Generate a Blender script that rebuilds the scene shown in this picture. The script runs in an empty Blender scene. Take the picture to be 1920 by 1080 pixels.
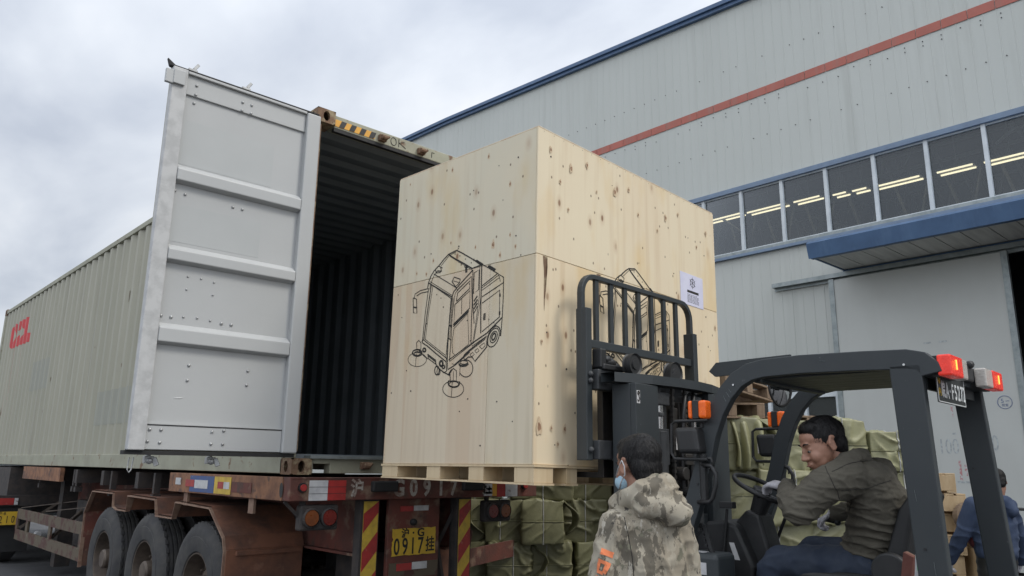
import bpy, bmesh, math, random
from mathutils import Vector, Matrix, noise, Euler
random.seed(7)
R = math.radians
scene = bpy.context.scene
COL = scene.collection

# ------------------------------------------------------------ camera
CAM = Vector((-2.728, -5.315, .081))
YAW, PITCH, ROLL = .743, .227, .013
_f = Vector((math.sin(YAW)*math.cos(PITCH), math.cos(YAW)*math.cos(PITCH), math.sin(PITCH)))
_r = Vector((math.cos(YAW), -math.sin(YAW), 0)); _u = _r.cross(_f)
_r2 = _r*math.cos(ROLL)+_u*math.sin(ROLL); _u2 = -_r*math.sin(ROLL)+_u*math.cos(ROLL)
cd = bpy.data.cameras.new('camera'); cam = bpy.data.objects.new('camera', cd); COL.objects.link(cam)
cd.sensor_width = 36; cd.lens = 36*1446/1920; cd.clip_start = .05; cd.clip_end = 3000
cam.matrix_world = Matrix.Translation(CAM) @ Matrix((_r2, _u2, -_f)).transposed().to_4x4()
scene.camera = cam

# ------------------------------------------------------------ exposure, sky, sun
scene.view_settings.view_transform = 'Standard'; scene.view_settings.look = 'None'
scene.view_settings.exposure = 0.47; scene.view_settings.gamma = 1
SUN_EL, SUN_AZ = R(48), R(-62)          # azimuth measured from +x towards +y
w = bpy.data.worlds.new('World'); scene.world = w; w.use_nodes = True
nt = w.node_tree; nt.nodes.clear(); N = nt.nodes.new; L = nt.links.new
out = N('ShaderNodeOutputWorld'); bg = N('ShaderNodeBackground'); bg.inputs[1].default_value = .1
sky = N('ShaderNodeTexSky'); sky.sky_type = 'NISHITA'; sky.sun_disc = False
sky.sun_elevation = SUN_EL; sky.sun_rotation = math.pi/2-SUN_AZ
tc = N('ShaderNodeTexCoord'); sep = N('ShaderNodeSeparateXYZ'); L(tc.outputs['Generated'], sep.inputs[0])
def M_(op, a, b=None, c=None, clamp=False):
    n = N('ShaderNodeMath'); n.operation = op; n.use_clamp = clamp
    for i, v in enumerate((a, b, c)):
        if v is None: continue
        if isinstance(v, (int, float)): n.inputs[i].default_value = v
        else: L(v, n.inputs[i])
    return n.outputs[0]
den = M_('ADD', M_('MAXIMUM', sep.outputs[2], 0.0), .22)
cx = M_('DIVIDE', sep.outputs[0], den); cy = M_('DIVIDE', sep.outputs[1], den)
cmb = N('ShaderNodeCombineXYZ'); L(cx, cmb.inputs[0]); L(cy, cmb.inputs[1])
mp = N('ShaderNodeMapping'); L(cmb.outputs[0], mp.inputs[0]); mp.inputs['Rotation'].default_value = (0, 0, R(25)); mp.inputs['Scale'].default_value = (1.0, .62, 1)
n1 = N('ShaderNodeTexNoise'); n1.inputs['Scale'].default_value = 2.3; n1.inputs['Detail'].default_value = 6; n1.inputs['Roughness'].default_value = .5; n1.inputs['Distortion'].default_value = .25
L(mp.outputs[0], n1.inputs['Vector'])
n2 = N('ShaderNodeTexNoise'); n2.inputs['Scale'].default_value = .55; n2.inputs['Detail'].default_value = 3; L(mp.outputs[0], n2.inputs['Vector'])
sm = M_('ADD', M_('MULTIPLY', n1.outputs[0], .55), M_('MULTIPLY', n2.outputs[0], .45))
cr = N('ShaderNodeValToRGB'); L(sm, cr.inputs[0])
e = cr.color_ramp.elements; e[0].position = .40; e[0].color = (3.40, 3.70, 4.25, 1); e[1].position = .60; e[1].color = (6.0, 6.12, 6.3, 1)
em = e.new(.5); em.color = (4.65, 4.92, 5.35, 1)
# overcast sky grows brighter towards the zenith
side = M_('ADD', 1.0, M_('MULTIPLY', M_('MAXIMUM', M_('ADD', M_('MULTIPLY', sep.outputs[0], -.85), M_('MULTIPLY', sep.outputs[1], -.35)), 0.0), .75))   # gain added to the unseen sky behind the viewer, to light the facade
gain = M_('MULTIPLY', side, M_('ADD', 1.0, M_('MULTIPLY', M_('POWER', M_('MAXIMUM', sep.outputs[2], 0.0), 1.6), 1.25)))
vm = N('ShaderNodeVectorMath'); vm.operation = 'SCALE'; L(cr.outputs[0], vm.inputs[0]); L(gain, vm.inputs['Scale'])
mx = N('ShaderNodeMix'); mx.data_type = 'RGBA'; mx.inputs['Factor'].default_value = .93
L(sky.outputs[0], mx.inputs['A']); L(vm.outputs[0], mx.inputs['B'])
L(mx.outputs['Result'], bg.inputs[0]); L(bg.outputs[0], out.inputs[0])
sd = bpy.data.lights.new('sun', 'SUN'); sd.energy = 1.2; sd.angle = R(16); sd.color = (1, .95, .87)
so = bpy.data.objects.new('sun', sd); COL.objects.link(so)
sdir = Vector((math.cos(SUN_EL)*math.cos(SUN_AZ), math.cos(SUN_EL)*math.sin(SUN_AZ), math.sin(SUN_EL)))
so.rotation_euler = sdir.to_track_quat('Z', 'Y').to_euler()

# ------------------------------------------------------------ materials
def mat(name, col, col2=None, rough=.6, metal=0, scale=4, stretch=(1, 1, 1), lo=.4, hi=.65, bump=0, bscale=60, bstretch=(1, 1, 1),
        spots=None, spot_scale=9, spot_lo=.62, spot_hi=.68, sstretch=(1, 1, 1), emit=0, detail=6, rvar=.12, spec=None, trans=0, coords='Object', streak=None):
    m = bpy.data.materials.new(name); m.use_nodes = True; t = m.node_tree
    b = t.nodes['Principled BSDF']; n = t.nodes.new; l = t.links.new
    b.inputs['Metallic'].default_value = metal; b.inputs['Roughness'].default_value = rough
    if spec is not None: b.inputs['Specular IOR Level'].default_value = spec
    if trans: b.inputs['Transmission Weight'].default_value = trans
    tcn = n('ShaderNodeTexCoord'); oi = n('ShaderNodeObjectInfo')
    def tex(sc, st, det=detail, off=0):
        mpn = n('ShaderNodeMapping'); mpn.inputs['Scale'].default_value = st; mpn.inputs['Location'].default_value = (off, off*.7, off*1.3)
        l(tcn.outputs[coords], mpn.inputs[0])
        x = n('ShaderNodeTexNoise'); x.inputs['Scale'].default_value = sc; x.inputs['Detail'].default_value = det; x.inputs['Roughness'].default_value = .6
        l(mpn.outputs[0], x.inputs['Vector']); return x.outputs[0]
    def rr(v, a, c):
        q = n('ShaderNodeMapRange'); q.inputs[1].default_value = a; q.inputs[2].default_value = c; l(v, q.inputs[0]); return q.outputs[0]
    def mixc(f, A, B):
        q = n('ShaderNodeMix'); q.data_type = 'RGBA'; l(f, q.inputs['Factor'])
        for s, v in (('A', A), ('B', B)):
            if isinstance(v, tuple): q.inputs[s].default_value = (*v, 1)
            else: l(v, q.inputs[s])
        return q.outputs['Result']
    cur = col
    if col2 is None: col2 = tuple(min(1, c*.8) for c in col)
    v1 = tex(scale, stretch)
    cur = mixc(rr(v1, lo, hi), col, col2)
    if streak:
        cur = mixc(rr(tex(streak[1], streak[2], 4, 3.1), streak[3], streak[4]), cur, streak[0])
    if spots:
        cur = mixc(rr(tex(spot_scale, sstretch, 8, 7.7), spot_lo, spot_hi), cur, spots)
    l(cur, b.inputs['Base Color']) if not isinstance(cur, tuple) else None
    if rvar:
        q = n('ShaderNodeMapRange'); q.inputs[3].default_value = max(0, rough-rvar); q.inputs[4].default_value = min(1, rough+rvar)
        l(tex(scale*2.3, stretch, 4, 1.7), q.inputs[0]); l(q.outputs[0], b.inputs['Roughness'])
    if bump:
        bn = n('ShaderNodeBump'); bn.inputs['Strength'].default_value = bump; bn.inputs['Distance'].default_value = .01
        l(tex(bscale, bstretch, 5, 2.2), bn.inputs['Height']); l(bn.outputs[0], b.inputs['Normal'])
    if emit:
        b.inputs['Emission Color'].default_value = (*col, 1); b.inputs['Emission Strength'].default_value = emit
    return m

# ------------------------------------------------------------ mesh helpers
class MB:
    def __init__(s): s.v = []; s.f = []; s.mi = []; s.cur = 0
    def add(s, vs, fs):
        o = len(s.v); s.v += [tuple(v) for v in vs]; s.f += [tuple(i+o for i in f) for f in fs]; s.mi += [s.cur]*len(fs); return s
    def box(s, a, b, M=None):
        x0, y0, z0 = a; x1, y1, z1 = b
        vs = [Vector(p) for p in ((x0, y0, z0), (x1, y0, z0), (x1, y1, z0), (x0, y1, z0), (x0, y0, z1), (x1, y0, z1), (x1, y1, z1), (x0, y1, z1))]
        if M is not None: vs = [M @ v for v in vs]
        return s.add(vs, [(0, 3, 2, 1), (4, 5, 6, 7), (0, 1, 5, 4), (1, 2, 6, 5), (2, 3, 7, 6), (3, 0, 4, 7)])
    def bar(s, p, q, wd, ht, up=(0, 0, 1)):
        p = Vector(p); q = Vector(q); d = (q-p).normalized(); up = Vector(up)
        if abs(d.dot(up)) > .98: up = Vector((0, 1, 0))
        r = d.cross(up).normalized(); u = r.cross(d).normalized()
        vs = [b+r*sx*wd/2+u*sz*ht/2 for b in (p, q) for sx, sz in ((-1, -1), (1, -1), (1, 1), (-1, 1))]
        return s.add(vs, [(0, 1, 2, 3), (4, 7, 6, 5), (0, 4, 5, 1), (1, 5, 6, 2), (2, 6, 7, 3), (3, 7, 4, 0)])
    def cyl(s, p, q, r0, r1=None, n=16, caps=True):
        r1 = r0 if r1 is None else r1
        p = Vector(p); q = Vector(q); d = (q-p).normalized(); a = d.orthogonal().normalized(); b = d.cross(a)
        vs = []
        for c, r in ((p, r0), (q, r1)):
            vs += [c+(a*math.cos(t*2*math.pi/n)+b*math.sin(t*2*math.pi/n))*r for t in range(n)]
        fs = [(i, (i+1) % n, n+(i+1) % n, n+i) for i in range(n)]
        if caps: fs += [tuple(range(n-1, -1, -1)), tuple(range(n, 2*n))]
        return s.add(vs, fs)
    def tube(s, pts, r, n=10, closed=False, flat=None, up=None):
        """flat=(w,h): rectangular section, h along 'up'"""
        pts = [Vector(p) for p in pts]; m = len(pts); vs = []; prev = None
        if flat: n = 4
        for i, p in enumerate(pts):
            if closed: d = (pts[(i+1) % m]-pts[i-1])
            else: d = pts[min(i+1, m-1)]-pts[max(i-1, 0)]
            d.normalize()
            if up is not None:
                a = d.cross(Vector(up)).normalized()
            elif prev is None: a = d.orthogonal().normalized()
            else: a = (prev-d*prev.dot(d)).normalized()
            prev = a; b = d.cross(a)
            rr_ = r[i] if isinstance(r, (list, tuple)) else r
            k = 1
            if flat:
                if 0 < i < m-1 or closed:
                    d1 = (pts[i]-pts[i-1]).normalized(); c_ = max(.5, d1.dot(d)); k = 1/c_
                vs += [p+a*sx*flat[0]/2*(1)+b*sz*flat[1]/2*k for sx, sz in ((-1, -1), (1, -1), (1, 1), (-1, 1))]
            else:
                vs += [p+(a*math.cos(t*2*math.pi/n)+b*math.sin(t*2*math.pi/n))*rr_ for t in range(n)]
        fs = []
        for i in range(m if closed else m-1):
            j = (i+1) % m
            fs += [(i*n+k, i*n+(k+1) % n, j*n+(k+1) % n, j*n+k) for k in range(n)]
        if not closed: fs += [tuple(range(n-1, -1, -1)), tuple(range((m-1)*n, m*n))]
        return s.add(vs, fs)
    def prism(s, poly, lo, hi, axis=0):
        """poly of 2D points in the other two axes (in xyz order), extruded along axis"""
        def P(p, t):
            q = list(p); q.insert(axis, t); return tuple(q)
        n = len(poly); vs = [P(p, lo) for p in poly]+[P(p, hi) for p in poly]
        fs = [tuple(range(n-1, -1, -1)), tuple(range(n, 2*n))]+[(i, (i+1) % n, n+(i+1) % n, n+i) for i in range(n)]
        return s.add(vs, fs)
    def sheet(s, rows):
        n = len(rows[0]); vs = [p for r in rows for p in r]
        fs = [(i*n+j, i*n+j+1, (i+1)*n+j+1, (i+1)*n+j) for i in range(len(rows)-1) for j in range(n-1)]
        return s.add(vs, fs)
    def lathe(s, prof, c, axis, n=40):
        """prof: (r, t) pairs, t along axis"""
        c = Vector(c); ax = Vector(axis).normalized(); a = ax.orthogonal().normalized(); b = ax.cross(a)
        vs = [c+ax*t+(a*math.cos(k*2*math.pi/n)+b*math.sin(k*2*math.pi/n))*r for r, t in prof for k in range(n)]
        fs = [(i*n+k, i*n+(k+1) % n, (i+1)*n+(k+1) % n, (i+1)*n+k) for i in range(len(prof)-1) for k in range(n)]
        return s.add(vs, fs)
    def ball(s, c, r, n=12, m=8, M=None):
        if not isinstance(r, (list, tuple)): r = (r, r, r)
        vs = []; 
        for i in range(m+1):
            th = math.pi*i/m
            for k in range(n):
                ph = 2*math.pi*k/n
                v = Vector((r[0]*math.sin(th)*math.cos(ph), r[1]*math.sin(th)*math.sin(ph), r[2]*math.cos(th)))
                if M is not None: v = M @ v
                vs.append(v+Vector(c))
        return s.add(vs, [(i*n+k, (i+1)*n+k, (i+1)*n+(k+1) % n, i*n+(k+1) % n) for i in range(m) for k in range(n)])
    def build(s, name, m, parent=None, smooth=False, bevel=0, loc=None, fix=True, seg=2):
        me = bpy.data.meshes.new(name); me.from_pydata(s.v, [], s.f)
        ms = m if isinstance(m, (list, tuple)) else [m]
        for q in ms: me.materials.append(q)
        if len(ms) > 1:
            for p, i in zip(me.polygons, s.mi): p.material_index = i
        if fix:
            bm = bmesh.new(); bm.from_mesh(me); bmesh.ops.recalc_face_normals(bm, faces=bm.faces); bm.to_mesh(me); bm.free()
        me.update()
        o = bpy.data.objects.new(name, me); COL.objects.link(o)
        if parent is not None: o.parent = parent
        if loc is not None: o.location = loc
        if bevel:
            q = o.modifiers.new('bevel', 'BEVEL'); q.width = bevel; q.segments = seg; q.limit_method = 'ANGLE'; q.angle_limit = R(40)
        if smooth is True: me.shade_smooth()
        elif smooth: me.shade_smooth(); q = o.modifiers.new('smooth_angle', 'EDGE_SPLIT'); q.split_angle = R(smooth)
        return o
def tag(o, label=None, cat=None, group=None, kind=None):
    if label: o['label'] = label
    if cat: o['category'] = cat
    if group: o['group'] = group
    if kind: o['kind'] = kind
    return o
def thing(name, label, cat, loc=(0, 0, 0), rot=(0, 0, 0), group=None):
    o = bpy.data.objects.new(name, None); COL.objects.link(o); o.location = loc; o.rotation_euler = rot
    o.empty_display_size = .1
    return tag(o, label, cat, group)
def copy_tree(o, parent=None):
    c = o.copy(); COL.objects.link(c); c.parent = parent
    for ch in [x for x in COL.objects if x.parent == o]: copy_tree(ch, c)
    return c
def text_mesh(body, size, M, depth=.001, bold=0.0, sx=1.0):
    """returns (verts, faces) of the lettering, placed by matrix M (x right, y up, z out)"""
    c = bpy.data.curves.new('lettering', 'FONT'); c.body = body; c.size = size; c.extrude = depth; c.offset = bold; c.resolution_u = 3
    c.align_x = 'CENTER'; c.align_y = 'CENTER'
    o = bpy.data.objects.new('lettering', c); COL.objects.link(o)
    dg = bpy.context.evaluated_depsgraph_get(); me = bpy.data.meshes.new_from_object(o.evaluated_get(dg))
    S = Matrix.Diagonal((sx, 1, 1, 1))
    vs = [M @ (S @ v.co) for v in me.vertices]; fs = [tuple(p.vertices) for p in me.polygons]
    bpy.data.objects.remove(o); bpy.data.curves.remove(c); bpy.data.meshes.remove(me)
    return vs, fs
def frame(o, x, y):
    """matrix with origin o, x axis x, y axis y"""
    x = Vector(x).normalized(); y = Vector(y).normalized(); z = x.cross(y)
    m = Matrix((x, y, z)).transposed().to_4x4(); m.translation = Vector(o); return m
def organic(name, blobs, m, parent=None, voxel=.01, smooth=4, fold=None, loc=None, cuts=None):
    """one continuous skin over overlapping ellipsoids; blobs: (center, (rx,ry,rz), matrix or None)"""
    b = MB()
    for c, r, Mx in blobs: b.ball(c, r, 16, 10, Mx)
    me = bpy.data.meshes.new(name); me.from_pydata(b.v, [], b.f); o = bpy.data.objects.new(name, me); COL.objects.link(o)
    q = o.modifiers.new('r', 'REMESH'); q.mode = 'VOXEL'; q.voxel_size = voxel
    q = o.modifiers.new('s', 'SMOOTH'); q.iterations = smooth; q.factor = .5
    dg = bpy.context.evaluated_depsgraph_get(); me2 = bpy.data.meshes.new_from_object(o.evaluated_get(dg))
    bpy.data.objects.remove(o); bpy.data.meshes.remove(me); me2.name = name
    if fold:
        ns = [v.normal.copy() for v in me2.vertices]
        for v, nn in zip(me2.vertices, ns): v.co += nn*fold(v.co, nn)
    if cuts:
        bm = bmesh.new(); bm.from_mesh(me2)
        for co, no in cuts:
            bmesh.ops.bisect_plane(bm, geom=bm.verts[:]+bm.edges[:]+bm.faces[:], plane_co=co, plane_no=no, clear_outer=True)
        bm.to_mesh(me2); bm.free()
    me2.shade_smooth()
    for q in (m if isinstance(m, (list, tuple)) else [m]): me2.materials.append(q)
    o = bpy.data.objects.new(name, me2); COL.objects.link(o)
    if parent is not None: o.parent = parent
    if loc is not None: o.location = loc
    return o
def chain(pts, k=.3):
    """blobs along a path of (pos, r) or (pos,(rx,ry,rz))"""
    res = []
    for (p, r), (q, s) in zip(pts, pts[1:]):
        p = Vector(p); q = Vector(q)
        r = Vector(r if isinstance(r, (tuple, list)) else (r, r, r)); s = Vector(s if isinstance(s, (tuple, list)) else (s, s, s))
        n = max(1, int((q-p).length/(min(min(r), min(s))*k)+1))
        for i in range(n+1):
            t = i/n; res.append((p.lerp(q, t), tuple(r.lerp(s, t)), None))
    return res

# ------------------------------------------------------------ material library
M = {}
M['asphalt'] = mat('asphalt', (.045, .046, .05), (.085, .085, .088), .85, scale=1.2, bump=.5, bscale=120, spots=(.12, .12, .12), spot_scale=2, spot_lo=.6, spot_hi=.8)
M['wall'] = mat('wall_sheet', (.52, .54, .51), (.485, .505, .475), .5, scale=.6, stretch=(1, 1, .25), lo=.3, hi=.7, streak=((.44, .455, .425), 3.0, (1, 1, .06), .55, .8), spec=.4)
M['wall_low'] = mat('wall_sheet_low', (.49, .505, .475), (.455, .47, .44), .5, scale=.6, stretch=(1, 1, .3), streak=((.40, .415, .385), 3.0, (1, 1, .06), .52, .8))
M['blue_faded'] = mat('faded_blue_trim', (.17, .235, .33), (.14, .19, .27), .5, scale=3)
M['blue'] = mat('blue_paint', (.07, .135, .25), (.056, .108, .205), .45, scale=2, streak=((.09, .16, .28), 6, (1, 1, .1), .5, .8))
M['redstripe'] = mat('red_stripe', (.42, .12, .085), (.36, .105, .075), .5, scale=2, streak=((.33, .15, .12), 6, (1, 1, .1), .5, .8))
M['galv'] = mat('galvanised', (.30, .33, .33), (.22, .25, .25), .45, .5, scale=9)
M['white_frame'] = mat('window_frame', (.62, .66, .68), (.52, .56, .58), .4, scale=3)
M['soffit'] = mat('soffit', (.60, .60, .56), (.48, .48, .45), .7, scale=3, stretch=(.3, 3, 1))
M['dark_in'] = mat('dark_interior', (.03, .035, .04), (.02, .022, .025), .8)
M['truss'] = mat('truss_steel', (.34, .36, .36), None, .6)
M['door_sheet'] = mat('sliding_door_sheet', (.50, .515, .49), (.47, .48, .455), .5, scale=1.2, lo=.3, hi=.7, streak=((.44, .45, .425), 1.4, (1, 1, .12), .5, .8))
M['black_rubber'] = mat('black_rubber', (.012, .012, .013), (.02, .02, .02), .7)
M['container'] = mat('container_paint', (.355, .345, .275), (.31, .305, .24), .55, scale=1.2, stretch=(1, 1, .4), lo=.35, hi=.7, streak=((.25, .24, .19), 4, (1, 1, .05), .58, .75), spots=(.13, .085, .055), spot_scale=7, sstretch=(1, 1, .25), spot_lo=.70, spot_hi=.74)
M['container_frame'] = mat('container_frame_paint', (.33, .33, .25), (.27, .265, .20), .6, scale=3, spots=(.16, .09, .05), spot_scale=9, spot_lo=.6, spot_hi=.68)
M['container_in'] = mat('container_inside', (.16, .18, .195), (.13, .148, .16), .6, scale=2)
M['rust_dark'] = mat('rust_scratch', (.11, .06, .035), (.20, .14, .10), .85, scale=30)
M['patch'] = mat('touch_up_paint', (.30, .305, .26), (.285, .29, .245), .6, scale=2)
M['casting'] = mat('rusty_casting', (.20, .125, .075), (.12, .065, .04), .85, scale=14, bump=.4, bscale=80, spots=(.30, .24, .15), spot_scale=12, spot_lo=.5, spot_hi=.6)
M['door_grey'] = mat('door_grey_paint', (.43, .44, .44), (.39, .40, .40), .38, scale=.9, lo=.3, hi=.7, bump=.08, bscale=14, spots=(.36, .37, .37), spot_scale=5, spot_lo=.68, spot_hi=.8)
M['door_edge'] = mat('door_scuffed_edge', (.47, .475, .475), (.38, .385, .385), .5, scale=12, lo=.42, hi=.62)
M['door_patch'] = mat('door_repaint', (.405, .42, .42), (.385, .40, .40), .45, scale=2)
M['bolt'] = mat('bolt_head', (.42, .43, .43), (.3, .3, .3), .35, .4, scale=30)
M['silver'] = mat('cast_silver', (.45, .46, .46), (.3, .28, .26), .4, .6, scale=25)
M['yellow'] = mat('yellow_film', (.62, .42, .05), (.45, .30, .05), .5, scale=14)
M['amber'] = mat('amber_tape', (.70, .36, .04), (.6, .3, .04), .5, scale=14)
M['blackp'] = mat('black_paint', (.018, .018, .018), (.03, .03, .03), .6, scale=14)
M['redp'] = mat('red_film', (.38, .032, .028), (.27, .028, .026), .45, scale=14, spots=(.4, .1, .08), spot_scale=20)
M['whitefilm'] = mat('white_film', (.55, .55, .55), (.42, .42, .43), .5, scale=14, spots=(.25, .2, .18), spot_scale=14)
M['logo_red'] = mat('logo_red', (.55, .045, .05), (.48, .05, .05), .5)
M['trailer'] = mat('trailer_red_brown', (.15, .045, .032), (.075, .035, .027), .75, scale=3, bump=.3, bscale=50, spots=(.20, .13, .09), spot_scale=6, spot_lo=.54, spot_hi=.66, streak=((.065, .045, .035), 9, (1, 1, .5), .55, .75))
M['trailer_orange'] = mat('trailer_faded_orange', (.28, .135, .07), (.15, .07, .042), .75, scale=8, bump=.3, bscale=50, spots=(.10, .055, .04), spot_scale=7, spot_lo=.56, spot_hi=.64)
M['fender'] = mat('fender_rust', (.22, .095, .055), (.075, .042, .032), .75, scale=2.6, bump=.2, bscale=50, spots=(.06, .042, .036), spot_scale=4, spot_lo=.5, spot_hi=.75, streak=((.28, .14, .09), 7, (1, 1, 1), .6, .8))
M['fender_edge'] = mat('fender_edge', (.26, .17, .12), (.18, .10, .07), .7, scale=12)
M['guard_peel'] = mat('peeling_side_guard', (.075, .032, .025), (.10, .078, .052), .75, scale=5, lo=.44, hi=.5, bump=.3, bscale=60, spots=(.22, .2, .16), spot_scale=9, spot_lo=.66, spot_hi=.69)
M['tyre'] = mat('tyre_rubber', (.038, .038, .04), (.06, .058, .055), .8, scale=8, bump=.2, bscale=90)
M['rim'] = mat('wheel_rim', (.12, .095, .075), (.065, .05, .042), .6, .2, scale=8)
M['dark_steel'] = mat('dark_grimy_steel', (.035, .032, .032), (.06, .048, .042), .8, scale=8)
M['lens_red'] = mat('red_lens', (.17, .022, .016), (.12, .018, .014), .3, scale=20)
M['lens_orange'] = mat('orange_lens_dirty', (.20, .062, .02), (.14, .045, .018), .3, scale=20)
M['paint_white'] = mat('stencil_white', (.36, .33, .29), (.24, .18, .15), .7, scale=22, lo=.48, hi=.56)
M['plate_yellow'] = mat('plate_yellow', (.62, .40, .03), (.52, .33, .03), .5, scale=12, spots=(.2, .13, .04), spot_scale=9, spot_lo=.66, spot_hi=.7)
M['sticker_blue'] = mat('sticker_blue', (.05, .09, .24), (.07, .10, .2), .6, scale=20, spots=(.3, .28, .25), spot_scale=25, spot_lo=.66, spot_hi=.68)
M['steel_dark'] = mat('forklift_slate_paint', (.026, .032, .036), (.032, .038, .041), .5, scale=3, bump=.03, bscale=160, rvar=.06, spots=(.075, .08, .082), spot_scale=26, spot_lo=.70, spot_hi=.73)
M['steel_worn'] = mat('forklift_worn_steel', (.05, .053, .056), (.03, .032, .035), .55, .1, scale=10, bump=.2, bscale=80, spots=(.13, .125, .12), spot_scale=18, spot_lo=.68, spot_hi=.72)
M['black_plastic'] = mat('black_plastic', (.016, .017, .018), (.022, .022, .023), .5, scale=10, bump=.1, bscale=200)
M['chrome'] = mat('chrome_rod', (.55, .55, .55), (.45, .45, .43), .25, .9, scale=10)
M['hose'] = mat('rubber_hose', (.012, .012, .013), None, .5)
M['grime'] = mat('greasy_steel', (.025, .024, .023), (.04, .035, .03), .5, .2, scale=14)
M['skin'] = mat('skin', (.36, .19, .13), (.29, .15, .10), .5, scale=14, lo=.3, hi=.7, bump=.06, bscale=220)
M['hair'] = mat('black_hair', (.007, .0065, .007), (.016, .015, .015), .45, scale=60, stretch=(1, 1, .3), bump=.5, bscale=150, spec=.25, bstretch=(1, 1, .3))
M['glove'] = mat('white_glove', (.48, .47, .50), (.36, .35, .37), .9, scale=30, bump=.4, bscale=150)
M['jeans'] = mat('dark_jeans', (.022, .032, .055), (.038, .05, .075), .9, scale=10, bump=.3, bscale=300)
M['jacket'] = mat('olive_grey_jacket', (.088, .080, .062), (.068, .062, .048), .9, scale=6, bump=.25, bscale=260)
M['seam'] = mat('stitched_seam', (.025, .023, .02), None, .9)
M['navy'] = mat('navy_jacket', (.026, .042, .085), (.036, .054, .10), .85, scale=6, bump=.3, bscale=200)
M['eye_white'] = mat('eye_white', (.16, .14, .125), None, .3); M['eye_dark'] = mat('eye_dark', (.01, .008, .007), None, .2)
M['lip'] = mat('lip', (.30, .12, .10), None, .5)
M['mask_blue'] = mat('face_mask', (.36, .52, .62), (.30, .45, .55), .8, scale=20)
M['tarp'] = mat('olive_wrap', (.245, .24, .13), (.19, .185, .10), .5, scale=5, lo=.35, hi=.65, bump=.35, bscale=22, bstretch=(1, 1, 1), rvar=.1)
_t = M['tarp'].node_tree; _b = _t.nodes['Principled BSDF']; _src = _b.inputs['Base Color'].links[0].from_socket
_oi = _t.nodes.new('ShaderNodeObjectInfo'); _mr = _t.nodes.new('ShaderNodeMapRange'); _mr.inputs[3].default_value = .72; _mr.inputs[4].default_value = 1.15; _t.links.new(_oi.outputs['Random'], _mr.inputs[0])
_hs = _t.nodes.new('ShaderNodeHueSaturation'); _t.links.new(_src, _hs.inputs['Color']); _t.links.new(_mr.outputs[0], _hs.inputs['Value']); _t.links.new(_hs.outputs[0], _b.inputs['Base Color'])
M['strap'] = mat('packing_strap', (.42, .42, .40), None, .5)
M['old_wood'] = mat('weathered_pallet_wood', (.22, .155, .10), (.14, .095, .065), .85, scale=6, stretch=(4, 4, .6), bump=.3)
M['new_wood'] = mat('pallet_wood', (.50, .37, .22), (.42, .29, .16), .8, scale=7, stretch=(3, 3, .8), bump=.2)
M['paper'] = mat('paper', (.62, .62, .74), (.56, .56, .70), .7, scale=9)
M['ink'] = mat('black_ink', (.014, .013, .012), (.03, .028, .022), .7, scale=40)
M['lamp_amber'] = mat('amber_lens', (.75, .13, .012), (.62, .09, .01), .25, scale=50, bump=.3, bscale=120, emit=.12)
M['red_lit'] = mat('lit_red_lens', (.85, .05, .03), (.7, .03, .02), .25, scale=30, bump=.3, bscale=120, emit=.12)
M['bulb'] = mat('bulb_glow', (1, .28, .05), None, .3, emit=2.2)
M['clear_lens'] = mat('clear_lens', (.55, .52, .48), (.42, .38, .34), .2, scale=50, stretch=(1, 1, 6), bump=.4, bscale=90)
M['white'] = mat('white_print', (.62, .64, .64), None, .6)
M['plate_black'] = mat('plate_black', (.018, .02, .02), None, .5)
M['greenp'] = mat('green_marker', (.12, .55, .2), None, .6)
M['redfaint'] = mat('faded_red_mark', (.45, .22, .22), (.50, .50, .49), .7, scale=22, lo=.45, hi=.55)
M['greyfaint'] = mat('faded_grey_mark', (.33, .35, .36), (.48, .52, .515), .7, scale=22, lo=.45, hi=.6)
M['bluefaint'] = mat('blue_stamp', (.16, .20, .33), None, .7)
M['tube_light'] = mat('tube_light', (1, .90, .62), None, .5, emit=1.4, rvar=0)
M['mirror'] = mat('mirror_glass', (.6, .6, .6), None, .06, 1.0, rvar=.0)

def glass_mat():
    m = bpy.data.materials.new('window_glass'); m.use_nodes = True; t = m.node_tree; t.nodes.clear(); n = t.nodes.new; l = t.links.new
    o = n('ShaderNodeOutputMaterial'); mixs = n('ShaderNodeMixShader'); g = n('ShaderNodeBsdfGlossy'); tr = n('ShaderNodeBsdfTransparent'); df = n('ShaderNodeBsdfDiffuse')
    g.inputs['Roughness'].default_value = .12; g.inputs['Color'].default_value = (.8, .85, .9, 1); tr.inputs['Color'].default_value = (.62, .63, .62, 1)
    df.inputs['Color'].default_value = (.27, .29, .29, 1)
    m2 = n('ShaderNodeMixShader'); m2.inputs[0].default_value = .17; l(tr.outputs[0], m2.inputs[1]); l(df.outputs[0], m2.inputs[2])
    fr = n('ShaderNodeFresnel'); fr.inputs[0].default_value = 1.55
    tc_ = n('ShaderNodeTexCoord'); nz = n('ShaderNodeTexNoise'); nz.inputs['Scale'].default_value = .7; l(tc_.outputs['Object'], nz.inputs['Vector'])
    bp = n('ShaderNodeBump'); bp.inputs['Strength'].default_value = .15; bp.inputs['Distance'].default_value = .05; l(nz.outputs[0], bp.inputs['Height']); l(bp.outputs[0], g.inputs['Normal'])
    l(fr.outputs[0], mixs.inputs[0]); l(m2.outputs[0], mixs.inputs[1]); l(g.outputs[0], mixs.inputs[2]); l(mixs.outputs[0], o.inputs[0]); return m
M['glass'] = glass_mat()

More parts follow.
